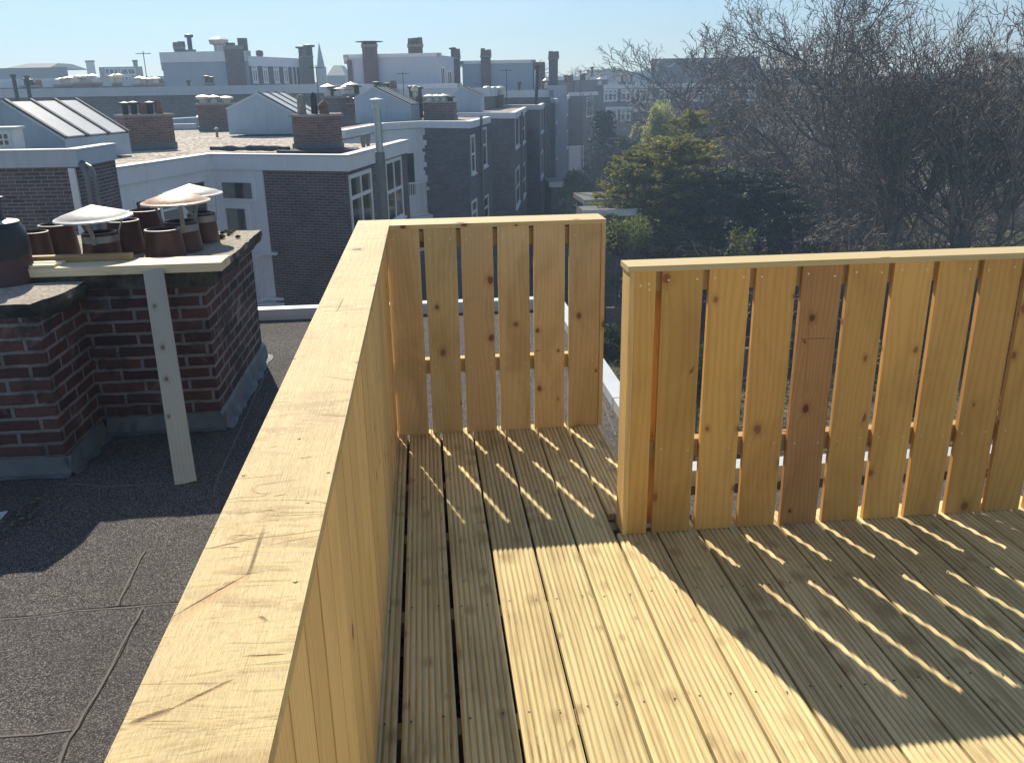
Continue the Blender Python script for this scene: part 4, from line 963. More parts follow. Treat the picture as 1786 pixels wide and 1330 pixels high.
# white painted bay with the ragged brick-toothed edge
mb = MB(); Wq = ws2[0]; slab_on(mb, Wq, 0, Wq.L, -4.5, 0.12, 0.004, 0.04); Wq = ws2[1]; slab_on(mb, Wq, 0, Wq.L-.02, -4.5, 0.14, 0.004, 0.04)
Wq = ws2[2]; z = 0.15; 
while z > -4.5:
    dz = 0.0625*random.choice((1, 2, 2, 3)); t_ = -0.02+random.choice((0.0, 0.06, 0.11, 0.16, 0.22))*1.0+0.10*max(0, -z)*0.25; slab_on(mb, Wq, -0.03, t_+0.05, z-dz+.001, z, 0.004, 0.012); z -= dz
mb.build('painted_bay', WHITE, r2)
f = win_px(ws2[1], 700, 262, 728, 345, r2, fr=.14, name='balcony_door', sill=False, out=.04); 
a, c, z0, z1 = balcony(ws2[1], 704, 318, 734, 372, r2, n=9)
mb = MB(); slab_on(mb, ws2[1], a-.1, c+.3, z0-.28, z0-.05, .05, .4); mb.build('balcony_slab', WHITE, r2)
r3_, ws3, P3 = wing('third terraced house in the row with slim downpipe on its corner', [(800, 197.5), (895, 197.5), (916, 187.5)], 0.42, BRK2, zf=0.24,
    wins=((1, 898, 205, 905, 252, 1, ()), (1, 909, 201, 915, 246, 1, (.5,)), (1, 899, 297, 906, 350, 1, (.5,)), (1, 910, 291, 916, 336, 1, (.5,))))
r4, ws4, P4 = wing('fourth terraced house in the row, pale fascia, brown-grey brick', [(862, 184), (941, 184), (954, 176.5)], 0.50, BRK2, zf=0.26,
    wins=((1, 943, 190, 947, 227, 1, ()), (1, 950, 187, 953, 221, 1, ()), (1, 943, 268, 947, 302, 1, ())))
r5, ws5, P5 = wing('fifth terraced house in the row, narrow in the distance', [(940, 173.5), (968, 173.5), (975, 170)], 0.62, BRK2, zf=0.3, wins=((1, 969, 180, 971.5, 212, 1, ()), (1, 970, 238, 972, 272, 1, ())))
r6, ws6, P6 = wing('sixth terraced house in the row, just before the red-brown one', [(960, 168.5), (985, 168.5), (992, 166.5)], 0.78, BRK2, zf=0.3, wins=((1, 987, 174, 989.5, 200, 1, ()), (1, 987, 230, 989.5, 256, 1, ())))
r7, ws7, P7 = wing('red-brown terraced house with one tall window at the row\'s far end', [(991, 162), (1019, 161.5), (1042, 160.5)], 1.02, BRK3, zf=0.35, wins=((1, 1023, 170, 1034, 202, 1, ()),))
mb = MB(); slab_on(mb, ws7[0], 0, ws7[0].L, GZ, ws7[0].hit(1000, 254)[1], 0.01, 0.05); mb.build('painted_base', WHITE, r7)
for W_, zt_, rt in ((ws2[3], 0.55, r2), (ws3[1], 0.35, r3_), (ws4[1], 0.5, r4), (ws5[1], .5, r5), (ws7[0], .9, r7), (ws7[1], .9, r7)):
    mb = MB(); tt = W_.L*0.42 if W_ is not ws7[0] else W_.L-0.2; p = W_.P(tt, 0, 0.14); mb.tube([(p[0], p[1], GZ), (p[0], p[1], zt_)], 0.06, 8); mb.build('downpipe', PIPE, rt)
# ledge boards behind the first roof
chimney_at(740, 792, 180, 209.5, 'wide dark brick chimney with flat pale cowls on the second terraced roof', zb=0.33, pots='cccd', npot=4, h=.25, pr=.14, mat=BRK, dep=.8)
chimney_at(708, 736, 172, 190, 'low dark stack behind the wide chimney carrying a drum-shaped cowl', zb=0.6, pots='dmd', npot=3, h=.5, pr=.13, mat=BRK, dep=1.2)
chimney_at(844, 877, 167, 188.5, 'square brick chimney heaped with round cowls on the third terraced roof', zb=0.40, pots='mcmcm', npot=5, h=.4, pr=.17, dep=.9)
chimney_at(793, 830, 164, 177, 'low chimney with sunlit red flank behind the second terraced house', zb=0.62, pots='cmd', npot=3, h=.4, pr=.17, dep=1.6, mat=BRK3)
chimney_at(943, 956, 156, 172, 'small stack with one tall pipe at the right end of the grey block', zb=0.8, pots='pc', npot=2, h=.6, pr=.15)
chimney_at(985, 1000, 146, 158, 'dark stack crowded with pots beside the pale rooftop box', Y=95, zbot=-1, pots='dpdp', npot=4, h=.8, pr=.2)
chimney_at(1013, 1020, 142, 152, 'small stack on the red-brown house roof', Y=98, zbot=-1, pots='dd', npot=2, h=.7, pr=.2)
# hatch
q = atz(690, 196, 0.35); t = thing('roof_hatch', 'tilted pale roof hatch on the second gravel roof right of the flue cap', 'roof hatch', q); m_ = depth(q)/FPX
mb = MB(); U3 = np.array((*U2, 0)); V3 = np.array((*V2, 0)); mb.obox(q-U3*30*m_, U3*46*m_, V3*1.2, np.array((0, 0, .15))); mb.build('kerb', BITU, t); mb = MB(); mb.obox(q-U3*30*m_+np.array((0, 0, .17)), U3*46*m_, V3*1.1+np.array((0, 0, .42)), np.array((0, 0, .05))); mb.build('lid', PANEL, t)

# ---------------------------------------------------------------- big blocks behind
def block(name, label, l, r, t_, Y, dep, mat, zb=GZ, ang=ANG, roofm=None, trim=FASC, trimh=0.35, group=None, cat='building'):
    A = aty(l, t_, Y)[:2]; z = aty((l+r)/2, t_, Y)[2]; U_ = np.array((math.cos(ang), -math.sin(ang))); V_ = np.array((math.sin(ang), math.cos(ang))) if Y < 58 else (A-CAM[:2])/np.linalg.norm(A-CAM[:2])
    rr = ray(r, t_); k = np.linalg.solve(np.array([[rr[0], -U_[0]], [rr[1], -U_[1]]]), A-CAM[:2]); L = k[1]; B = A+U_*L; root = thing(name, label, cat, h3((A+B)/2, zb), group)
    mb = MB(); mb.prism([A, B, B+V_*dep, A+V_*dep], zb, z, mt=1); mb.build('wall', [mat, roofm or BITU], root)
    if trim: mb = MB(); fascia(mb, [A+V_*dep*.9, A, B, B+V_*dep*.9], z-trimh*.6, z+trimh*.4, 0.12, 0.4); mb.build('fascia', trim, root)
    return root, Wall(A, B), Wall(B, B+V_*dep), z
# grey block with the brick corner stack
ra, Wf, Ws_, za = block('apartment_block', 'long grey rendered block with a brick corner stack and a row of white windows', 281, 432, 98, 75, 30, GREYW, trimh=.8)
rb_ = aty(432, 98, 75)[:2]
A = Wf.B; zc = aty(480, 103, 76)[2]
Wr = Wall(A, aty(527, 104, 81)[:2]); VV = (Wr.B-CAM[:2])/np.linalg.norm(Wr.B-CAM[:2]); mb = MB(); mb.prism([Wr.A, Wr.B, Wr.B+VV*9, Wr.A+VV*9], GZ, za-.3, mt=1); mb.build('brick_wing', [BRK3, BITU], ra)
mb = MB(); fascia(mb, [Wr.A, Wr.B], za-.85, za-.1, .15, .4); mb.build('fascia', FASC, ra)
for l, r in ((438, 451), (457, 469), (476, 488), (493, 504), (508, 526)): win_px(Wr, l, 113, r, 145 if l < 500 else 152, ra, cols=2, rows=() if l > 500 else (.75,), fr=.16)
chimney_at(398, 431, 86, 150, 'massive tall brick stack at the corner of the grey rendered block', Y=73.5, zbot=GZ, pots='dp', npot=0, crown=.3, dep=2.0, flash=False, mat=BRK3)
for x in (402, 424):
    q = aty(x, 84, 74.2); mb = MB(); mb.box(q[0]-.35, q[0]+.35, q[1]-.3, q[1]+.3, q[2]-.4, q[2]+(.75 if x > 410 else .4)); tag(mb.build('flue_terminal', BRK3), 'stubby flue on the %s end of the massive corner stack' % ('right' if x > 410 else 'left'), 'flue')
chimney_at(526, 550, 99, 150, 'tall dark brick stack at the right end of the windowed block', Y=80, zbot=GZ, pots='dpd', npot=3, h=.9, pr=.35, dep=2, flash=False, mat=BRK3)
chimney_at(305, 324, 86, 98, 'chimney with a row of pots on the left of the grey block roof', Y=78, pots='pppp', npot=4, h=.4, pr=.25, flash=False, dep=1.5, mat=BRK3, crown=.2)
chimney_at(325, 342, 91, 98, 'low pale chimney with one pointed cowl on the grey block roof', Y=78, pots='d', npot=1, h=1.3, pr=.25, flash=False, dep=1.5, mat=GREYW, crown=.2)
chimney_at(377, 391, 94, 98, 'low stack with a clustered cowl beside the massive corner stack', Y=78, pots='m', npot=1, h=1.0, pr=.45, flash=False, dep=1.5, mat=BRK3, crown=.15)
chimney_at(449, 458, 98, 101, 'tiny chimney with three pots above the white window row', Y=84, pots='ppp', npot=3, h=.5, pr=.16, flash=False, dep=1, mat=BRK3, crown=.1)
# white block with two brick pilaster stacks
rw, Wf, Ws_, zw = block('apartment_block', 'pale rendered block with two tall brick stacks rising up its front', 605, 764, 97, 66, 16, PALEW, trimh=.25)
Wr = Wall(Wf.B, aty(791, 99, 69)[:2]); VV = (Wr.B-CAM[:2])/np.linalg.norm(Wr.B-CAM[:2]); mb = MB(); mb.prism([Wr.A, Wr.B, Wr.B+VV*8, Wr.A+VV*8], GZ, zw-.05, mt=1); mb.build('side_wing', [PALEW, BITU], rw)
for l, t_, r, b in ((768, 116, 777, 172), (780, 122, 789, 165)): win_px(Wr, l, t_, r, b, rw, cols=2, fr=.14)
mb = MB(); slab_on(mb, Wf, 0, Wf.L*0.05, GZ, zw-.3, .02, .15); mb.build('brick_quoin', BRK3, rw)
chimney_at(637, 663, 82, 170, 'left brick stack on the pale rendered block with a capped top', Y=65.3, zbot=GZ, pots='d', npot=1, h=.25, pr=.7, dep=1.2, flash=False, mat=BRK3, crown=.2)
chimney_at(716, 741, 82, 170, 'right brick stack on the pale rendered block with three pots', Y=65.1, zbot=GZ, pots='ppp', npot=3, h=.45, pr=.2, dep=1.2, flash=False, mat=BRK3, crown=.2)
# blue-grey block
rg, Wf, Ws_, zg = block('apartment_block', 'blue-grey block with a slim brick stack and a brick right end', 806, 929, 108, 72, 12, GREYW, trimh=.25)
mb = MB(); We = Wall(Wf.B, Wf.B+U2*0.9); slab_on(mb, We, 0.0, We.L, GZ, zg-.1, -2.0, 0.0); mb.build('brick_end', BRK3, rg); win_px(We, 932, 122, 937, 165, rg, fr=.1)
chimney_at(840, 857, 100, 160, 'slim tall brick stack with three pots on the blue-grey block', Y=71.3, zbot=GZ, pots='ppp', npot=3, h=.55, pr=.2, dep=1.2, flash=False, mat=BRK3, crown=.12)
chimney_at(790, 804, 103, 160, 'tall brick stack between the pale block and the blue-grey block', Y=72, zbot=GZ, pots='dpp', npot=3, h=.7, pr=.2, dep=1.2, flash=False, mat=BRK3, crown=.12)
chimney_at(957, 973, 104, 150, 'tall free-standing brick stack right of the blue-grey block', Y=80, zbot=GZ, pots='ppp', npot=3, h=.6, pr=.25, dep=1.4, flash=False, mat=BRK3, crown=.12)
block('building', 'low pale rooftop box with a dark mark left of the red-brown house', 950, 989, 149, 78, 5, PALEW, trim=None)
# far left
block('building', 'distant dark hip-roofed building on the skyline at the far left', -30, 117, 119, 150, 20, SLAT, trim=None)
q = [aty(x, y, 150) for x, y in ((8, 119), (22, 109), (76, 108), (86, 119))]; mb = MB(); mb.prism([(q[0][0], 150.5), (q[3][0], 150.5), (q[3][0], 168), (q[0][0], 168)], q[0][2]-.5, q[0][2])
hip = [np.array((q[0][0], 150.2, q[0][2])), np.array((q[3][0], 150.2, q[0][2])), np.array((q[3][0], 168, q[0][2])), np.array((q[0][0], 168, q[0][2]))]; tp = [np.array((q[1][0], 156, q[1][2])), np.array((q[2][0], 156, q[1][2])), np.array((q[2][0], 162, q[1][2])), np.array((q[1][0], 162, q[1][2]))]
mb = MB()
for i in range(4): mb.face([hip[i], hip[(i+1) % 4], tp[(i+1) % 4], tp[i]])
mb.face(tp); tag(mb.build('hipped_roof', SLAT), 'dark slate hip on top of the distant building at the far left', 'roof')
rs, Wf, _, zs = block('building', 'distant beige house with a tall white flue and stacked balconies', 172, 248, 117, 105, 14, CREAM, trim=None)
chimney_at(156, 171, 108, 150, 'tall white flue wall at the left end of the beige house', Y=104, zbot=GZ, npot=0, dep=2, mat=WHITE, flash=False, crown=.15)
chimney_at(233, 241, 108, 118, 'rounded flue on the right of the beige house roof', Y=105, zbot=0, npot=0, dep=1, mat=CREAM, flash=False, crown=.2)
win_px(Wf, 182, 119, 208, 131, rs, cols=3, fr=.15); win_px(Wf, 209, 119, 238, 131, rs, cols=2, fr=.15); win_px(Wf, 192, 133, 231, 142, rs, cols=6, fr=.15)
# church
q = aty(560, 150, 190); t = thing('church', 'distant church with a slender spire and a steep dark roof on the skyline', 'church', (q[0], 190, GZ))
m_ = depth(q)/FPX
def pyr(cx, cy, hw, z0, z1, n=8): 
    mb = MB(); P = [(cx+hw*math.cos(math.pi/8+k*math.pi*2/n), cy+hw*math.sin(math.pi/8+k*math.pi*2/n), z0) for k in range(n)]
    for i in range(n): mb.face([P[i], P[(i+1) % n], (cx, cy, z1)])
    return mb
zt_ = aty(556, 73, 190)[2]; zm = aty(560, 108, 190)[2]; zl = aty(560, 118, 190)[2]; cx = aty(560, 110, 190)[0]
mb = MB(); mb.box(cx-6.3*m_, cx+6.3*m_, 186, 192, GZ, zm-1); mb.build('tower', plain('church_stone', (0.16, 0.14, 0.13), 0.9), t); mb = pyr(cx, 189, 7.0*m_, zm-1.0, zt_); mb.build('spire', SLAT, t)
a = aty(570, 132, 195); b = aty(602, 132, 195); tz = aty(580, 113, 195)[2]; mb = MB(); x0, x1 = a[0], b[0]; c0 = aty(578, 113, 195)[0]; c1 = aty(592, 113, 195)[0]
mb.box(x0, x1, 195, 215, GZ, a[2]); mb.build('nave', SLAT, t); mb = MB(); B_ = [(x0, 195, a[2]), (x1, 195, a[2]), (x1, 215, a[2]), (x0, 215, a[2])]; T_ = [(c0, 200, tz), (c1, 200, tz), (c1, 210, tz), (c0, 210, tz)]
for i in range(4): mb.face([B_[i], B_[(i+1) % 4], T_[(i+1) % 4], T_[i]])
mb.face(T_); mb.build('nave_roof', SLAT, t)

# ---------------------------------------------------------------- rows of roofs in the middle distance
rows = [(-40, 300, 139.5, 118, 'furthest low roofline at the left, below the beige house', FASD, SLAT), (-60, 280, 146, 82, 'low flat-roofed terrace crossing the left distance', FASD, BRK2), (-60, 600, 158, 55, 'long flat-roofed terrace with a grey fascia below the grey block', FASD, BRK2),
        (540, 800, 153, 60, 'flat-roofed terrace below the pale block', FASC, BRK2), (590, 850, 161, 50, 'nearer flat-roofed terrace with gravel below the pale block', FASD, BRK2), (800, 960, 163, 62, 'flat-roofed terrace below the blue-grey block', FASD, BRK2),
        (930, 1060, 136, 120, 'distant terrace at the foot of the skyline trees', FASC, BRK3), (975, 1130, 147, 130, 'distant long roof with a pale edge behind the facing houses', FASC, BRK2)]
for l, r, t_, Y, lab, tr, m in rows: block('terrace', lab, l, r, t_, Y, 8 if Y < 60 else 14, m, trim=tr, trimh=.5, roofm=GRAVF, cat='terrace', group='flat-roofed terraces in the distance')
upl = [(97, 123, 150, 166, 58, 'cccc'), (129, 163, 147, 167, 55, 'mcmc'), (38, 50, 152, 168, 56, 'dd'), (196, 214, 147, 152, 60, 'cm'), (233, 272, 149, 162, 57, 'ccmc'), (358, 376, 147, 159, 66, 'dd'), (645, 690, 160, 170, 49, 'dpdp'), (60, 78, 156, 166, 60, 'pp'),
       (563, 590, 172, 184, 38, 'cdc'), (600, 620, 168, 182, 40, 'mcd'), (1078, 1092, 143, 150, 108, 'd'), (1094, 1108, 144, 150, 108, 'p'), (1068, 1073, 128, 140, 135, 'p'), (1030, 1036, 132, 140, 119, 'd'), (1040, 1052, 150, 158, 96, 'c')]
nm = ['four pale cowls', 'white and drum cowls', 'two dark pots', 'one flat and one drum cowl', 'four mixed pale cowls', 'two black pots', 'mixed dark pots', 'two clay pots', 'dark and pale cowls', 'drum cowl', 'single dark pot', 'single clay pot', 'one tall pot', 'one black pot', 'one cone cowl']
pl = ['left of the beige house', 'just left of the tall white flue', 'at the far left skyline roofs', 'before the beige house', 'between the beige house and the grey block', 'before the grey block', 'below the pale block', 'near the hip-roofed building', 'behind the roof corner chimney', 'left of the flue pipe', 'over the far facing house, left', 'over the far facing house, right', 'on the far skyline terrace', 'on the distant terrace', 'behind the red-brown house']
for (l, r, t_, b, Y, k), n_, p_ in zip(upl, nm, pl): chimney_at(l, r, t_, b, 'small brick stack with %s %s' % (n_, p_), Y=Y, pots=k, npot=len(k), h=.45 if Y < 70 else .9, pr=.2, dep=1.2, flash=False, mat=BRK if Y < 62 else BRK2, crown=.1)
# clutter pipes on far roofs
for i, (x, y, Y, h, lab) in enumerate(((30, 170, 50, 1.1, 'leaning black flue at the left above the skylight dormer'), (52, 169, 50, 1.0, 'second black flue at the left above the skylight dormer'), (330, 160, 60, .6, 'thin pipe before the grey block'), (905, 166, 64, .8, 'black flue on the roof below the blue-grey block'), (935, 170, 48, 1.6, 'tall aerial pipe beside the fourth house'), (1000, 158, 95, .8, 'dark flue on the red-brown house'))):
    q = aty(x, y, Y); mb = MB(); mb.tube([q+(0, 0, -.4), q+(.02*i, 0, h)], .09+.02*(i < 2), 8); mb.tube([q+(.02*i, 0, h), q+(.02*i, 0, h+.12)], .16, 8); tag(mb.build('flue', DARKM), lab, 'flue')
# aerials
for x, y, Y, h, lab in ((556, 176, 40, 1.6, 'rooftop aerial left of the flue pipe'), (705, 176, 46, 1.5, 'rooftop aerial before the pale rendered block'), (884, 170, 56, 1.8, 'rooftop aerial before the blue-grey block'), (258, 150, 60, 2.2, 'rooftop aerial left of the grey block'), (1012, 160, 92, 2.2, 'rooftop aerial on the red-brown house')):
    q = aty(x, y, Y); t = thing('aerial', lab, 'aerial', q, 'rooftop aerials'); mb = MB(); r_ = Y*.00045; mb.tube([(0, 0, -.5), (0, 0, h)], r_, 5); mb.build('mast', DARKM, t, local=True)
    mb = MB(); mb.tube([(-h*.22, .1, h*.93), (h*.22, -.1, h*.93)], r_*.8, 4)
    for k in range(5): u = (k-2)*h*.1; mb.tube([(u, -h*.09, h*.93), (u, h*.09, h*.93)], r_*.7, 4)
    mb.build('antenna', DARKM, t, local=True)
# ---------------------------------------------------------------- facing houses at the far end
rf, Wf, _, zf_ = block('house', 'far brick house facing us with two rows of white casement windows', 1043, 1103, 150.5, 108, 12, BRK, trimh=.5, cat='house', group='far houses facing the gardens')
for l, t_, r, b, c in ((1053, 156, 1077, 177, 3), (1083, 156, 1101, 176, 2), (1066, 192, 1077, 211, 1), (1082, 192, 1100, 211, 2)): win_px(Wf, l, t_, r, b, rf, cols=c, rows=(.68,), fr=.2)
mb = MB(); a, z_ = Wf.hit(1056, 189.5); b, _ = Wf.hit(1103, 189.5); slab_on(mb, Wf, a, b, z_-.15, z_+.2, 0, .5); mb.build('canopy', FASC, rf)
rf, Wf, _, zf_ = block('house', 'paler far house with cream window band beside the willow', 1105, 1140, 150, 107.5, 12, CREAM, trimh=.5, cat='house', group='far houses facing the gardens')
for l, t_, r, b, c in ((1107, 156, 1136, 179, 3), (1106, 192, 1116, 212, 1), (1120, 192, 1136, 212, 2)): win_px(Wf, l, t_, r, b, rf, cols=c, rows=(.7,), fr=.2)
mb = MB(); slab_on(mb, Wf, 0, Wf.L, GZ, zf_-3.1, .01, .06); mb.build('lower_wall', BRK3, rf)
rf, Wf, _, _ = block('house', 'long far terrace half hidden behind the bare trees', 1141, 1330, 148, 109, 12, BRK2, trimh=.5, cat='house', group='far houses facing the gardens')
for i in range(6): win_px(Wf, 1150+30*i, 156, 1168+30*i, 176, rf, cols=2, rows=(.68,), fr=.2)
block('apartment_block', 'tall brown-roofed block behind the bare trees', 1137, 1322, 116, 135, 14, BRK3, trim=SLAT, trimh=3.0)
rf, Wf, _, _ = block('house', 'pale house glimpsed between the trunks at the far right', 1340, 1560, 150, 80, 10, CREAM, trim=FASC, cat='house', group='far houses facing the gardens')
for i in range(5): win_px(Wf, 1352+40*i, 165, 1372+40*i, 195, rf, cols=2, fr=.15); win_px(Wf, 1352+40*i, 230, 1372+40*i, 260, rf, cols=2, fr=.15)
rf, Wf, _, _ = block('house', 'pale brick gable at the right photo edge behind the twigs', 1735, 1900, 95, 60, 10, plain('buff_wall', (0.36, 0.27, 0.20), .8, 0, .15, .6), trim=FASC, cat='house')  # even buff wall colour
for i in range(3): win_px(Wf, 1745+26*i, 125, 1760+26*i, 150, rf, cols=1, fr=.15)

# garden sheds and walls
def shed(l, r, t_, b, Y, dep, label, mat=None):
    A = aty(l, t_, Y); B = aty(r, t_, Y); root = thing('shed', label, 'shed', (A[0], Y, GZ), 'garden sheds'); zt = A[2]
    mb = MB(); mb.box(A[0], B[0], Y, Y+dep, GZ, zt-.25); mb.build('wall', mat or BRK, root); mb = MB(); mb.box(A[0]-.15, B[0]+.15, Y-.15, Y+dep+.15, zt-.24, zt); mb.build('roof', BITUG, root); mb = MB(); mb.box(A[0]-.19, B[0]+.19, Y-.19, Y-.152, zt-.3, zt+.02); mb.build('fascia', FASC, root)
shed(1023, 1075, 348, 370, 40, 3.0, 'flat-roofed garden shed with pale edge just above the short fence')
shed(1022, 1110, 366, 380, 36, 1.2, 'lower second shed roof right above the end of the short fence')
shed(1085, 1118, 250, 258, 75, 3, 'long low shed roof below the willow')
shed(962, 975, 318, 345, 52, 3, 'small glazed lean-to at the foot of the receding row')
# ================================================================ trees and plants
def tubes(name, segs, mat, parent=None, sides=3, origin=(0, 0, 0)):
    """many thin tapered branches as one mesh; segs rows: p0(3) p1(3) r0 r1"""
    S = np.array(segs, float); n = len(S); P0, P1 = S[:, :3], S[:, 3:6]; r0, r1 = S[:, 6], S[:, 7]
    d = P1-P0; d /= np.linalg.norm(d, axis=1, keepdims=True)+1e-9
    a = np.cross(d, np.array((0.31, 0.22, 0.92))); a /= np.linalg.norm(a, axis=1, keepdims=True)+1e-9; b = np.cross(d, a)
    V = np.zeros((n, 2*sides, 3))
    for k in range(sides):
        t = 2*math.pi*k/sides; o = a*math.cos(t)+b*math.sin(t); V[:, k] = P0+o*r0[:, None]; V[:, sides+k] = P1+o*r1[:, None]
    base = (np.arange(n)*2*sides)[:, None]
    F = np.concatenate([base+np.array([k, (k+1) % sides, sides+(k+1) % sides, sides+k]) for k in range(sides)], axis=0)
    return npmesh(name, V.reshape(-1, 3)-np.array(origin), F, mat, parent)
def npmesh(name, V, F, mat, parent=None, tone=None):
    me = bpy.data.meshes.new(name); nv, nf, k = len(V), len(F), F.shape[1]
    me.vertices.add(nv); me.vertices.foreach_set('co', np.ascontiguousarray(V, np.float32).ravel())
    me.loops.add(nf*k); me.loops.foreach_set('vertex_index', np.ascontiguousarray(F, np.int32).ravel())
    me.polygons.add(nf); me.polygons.foreach_set('loop_start', np.arange(0, nf*k, k, dtype=np.int32)); me.polygons.foreach_set('loop_total', np.full(nf, k, np.int32))
    me.update(calc_edges=True)
    at = me.attributes.new('tone', 'FLOAT', 'FACE'); at.data.foreach_set('value', np.ascontiguousarray(tone if tone is not None else RNG.random(nf), np.float32))
    me.materials.append(mat); o = bpy.data.objects.new(name, me); COL.objects.link(o)
    if parent is not None: o.parent = parent
    return o
def leaves(name, C, size, mat, parent, aspect=0.5, flat=0.0, dirs=None, tone=None):
    """small leaf faces at the points C"""
    n = len(C); C = np.array(C); sz = size*RNG.uniform(.6, 1.3, n)
    u = RNG.normal(size=(n, 3)); u[:, 2] *= (1-flat)
    if dirs is not None: u = np.array(dirs)+u*0.35
    u /= np.linalg.norm(u, axis=1, keepdims=True); v = RNG.normal(size=(n, 3)); v[:, 2] *= (1-flat*.7); v = np.cross(u, np.cross(v, u)); v /= np.linalg.norm(v, axis=1, keepdims=True)+1e-9
    u *= sz[:, None]; v *= (sz*aspect)[:, None]
    V = np.stack([C-u, C-v*1.0+u*0.1, C+u, C+v*1.0+u*0.1], axis=1).reshape(-1, 3); F = np.arange(n*4).reshape(n, 4)
    return npmesh(name, V, F, mat, parent, tone)
BARK = plain('grey_brown_bark', (0.17, 0.14, 0.12), 0.95, 0, 0.3, 3)
def twigmat(name, a, b):
    s = NT(name); n = s.noise(s.obj(), 0.5, 3); f = s.math('MULTIPLY', s.math('POWER', s.tone(), 3.0), s.mr(n, 0.35, 0.65, 0.35, 1.0)); return s.set(s.mix(f, a, b), 0.6, spec=0.5)  # scattered pale faces put the sparkle of sunlit twigs into the colour
TWIG = twigmat('purple_brown_twigs', (0.055, 0.042, 0.038), (0.50, 0.38, 0.29))
TWIGL = twigmat('pale_brown_twigs', (0.05, 0.035, 0.028), (0.66, 0.52, 0.34))
MOSSB = plain('mossy_bark', (0.27, 0.25, 0.18), 0.95, 0, 0.3, 2)

def bare(seed, H, r0=0.22, stems=1, levels=6, nk=(7, 6, 5, 4, 3), ang=(.75, .7, .7, .7, .7, .7), ratio=(.62, .58, .55, .55, .55, .5), up=.16, lean=.10, first=.28, trunk=.55, min_r=.006, wig=.07, maxseg=60000):
    """grown bare tree: returns (trunk and limb segments, twig segments)"""
    rg = np.random.default_rng(seed); big = []; tw = []
    def grow(p, d, L, r, lv):
        n = max(3, min(9, int(L/0.45))); st = L/n; pts = [p]; rr = [r]; re_ = max(r*.35, min_r*.7)
        for i in range(n):
            d = d+rg.normal(size=3)*wig*(1+.35*lv)+np.array((0, 0, up*(1-d[2])))*.8; d = d/np.linalg.norm(d)
            q = pts[-1]+d*st; r2 = r+(re_-r)*((i+1)/n)**.8; (big if lv < 2 else tw).append((*pts[-1], *q, rr[-1], r2)); pts.append(q); rr.append(r2)
        if lv >= levels-1 or len(tw) > maxseg: return
        k = nk[min(lv, len(nk)-1)]+int(rg.integers(0, 3)); f0 = first if lv == 0 else .12; ph = rg.random()*6.28
        for j in range(k):
            t = f0+(1-f0)*(j+.3+.5*rg.random())/k; x = min(t, .995)*n; i = int(x); f = x-i; b = pts[i]*(1-f)+pts[i+1]*f; dd = pts[i+1]-pts[i]; dd = dd/np.linalg.norm(dd)
            e1 = np.cross(dd, (0.3, 0.1, 0.95)); e1 /= np.linalg.norm(e1)+1e-9; e2 = np.cross(dd, e1); az = ph+j*2.4+rg.normal()*.35; an = ang[min(lv, 5)]*rg.uniform(.65, 1.25)
            nd = dd*math.cos(an)+(e1*math.cos(az)+e2*math.sin(az))*math.sin(an); Lc = L*ratio[min(lv, 5)]*rg.uniform(.75, 1.15)*(1.25-.6*t if lv == 0 else 1.05-.35*t)
            grow(b, nd/np.linalg.norm(nd), Lc, max(rr[i]*rg.uniform(.58, .76), min_r), lv+1)
    for s_ in range(stems):
        a = 2*math.pi*s_/max(stems, 1)+rg.random(); k = lean*(stems > 1)*rg.uniform(.8, 3.0); d = np.array((math.cos(a)*k+rg.normal()*.03, math.sin(a)*k+rg.normal()*.03, 1.0)); d /= np.linalg.norm(d)
        grow(np.array((math.cos(a)*.22*(stems > 1), math.sin(a)*.22*(stems > 1), 0)), d, H*(.95 if stems == 1 else rg.uniform(.75, .98)), r0*rg.uniform(.75, 1.1), 0)
    return big, tw
PROTO = {}
def bare_tree(name, label, px, Y, top_py, key, gen, width=1.0, rot=0.0, group='bare trees in the gardens', bark=BARK, twig=TWIG, cat='tree', base_z=GZ):
    """bare tree standing at distance Y with its top at pixel row top_py"""
    c = aty(px, 300, Y); zt = aty(px, top_py, Y)[2]; H = zt-base_z
    if key not in PROTO:
        big, tw = gen(); mz = max(s[5] for s in tw); o1 = tubes('trunk', big, bark, sides=6); o2 = tubes('crown', tw, twig, sides=3); COL.objects.unlink(o1); COL.objects.unlink(o2); PROTO[key] = (o1, o2, mz)
    o1, o2, mz = PROTO[key]; t = thing(name, label, cat, (c[0], Y, base_z), group); s = H/mz
    for o, nme in ((o1, 'trunk'), (o2, 'crown')):
        k = o.copy(); k.name = nme; COL.objects.link(k); k.parent = t
    t.rotation_euler = (0, 0, rot); t.scale = (s*width, s*width, s)
    return t
gA = lambda: bare(3, 17, .40, 1, 6, (11, 7, 5, 3, 2), (.95, .75, .7, .7, .75), (.66, .62, .58, .55, .5), up=.12, first=.32, min_r=.020)
gB = lambda: bare(11, 17, .24, 8, 5, (7, 6, 4, 2), (.6, .65, .65, .7), (.50, .60, .55, .5), up=.14, lean=.11, first=.38, min_r=.019)
gC = lambda: bare(23, 12, .26, 1, 5, (11, 8, 5, 3), (.85, .7, .7, .7, .7), (.62, .60, .55, .5, .5), up=.11, first=.28, min_r=.024)
gS = lambda: bare(31, 4, .045, 14, 4, (6, 4, 3), (.8, .8, .8), (.55, .55, .5), up=.03, lean=.26, first=.15, min_r=.011, wig=.10)
gS2 = lambda: bare(47, 4, .04, 16, 4, (6, 4, 3), (.9, .9, .8), (.6, .55, .5), up=.0, lean=.34, first=.1, min_r=.011, wig=.12)
bare_tree('bare_tree', 'tall spreading bare tree, the leftmost of the big ones, its crown leaving the photo top', 1475, 40, -110, 'A', gA, .80, 0.3, twig=TWIG)
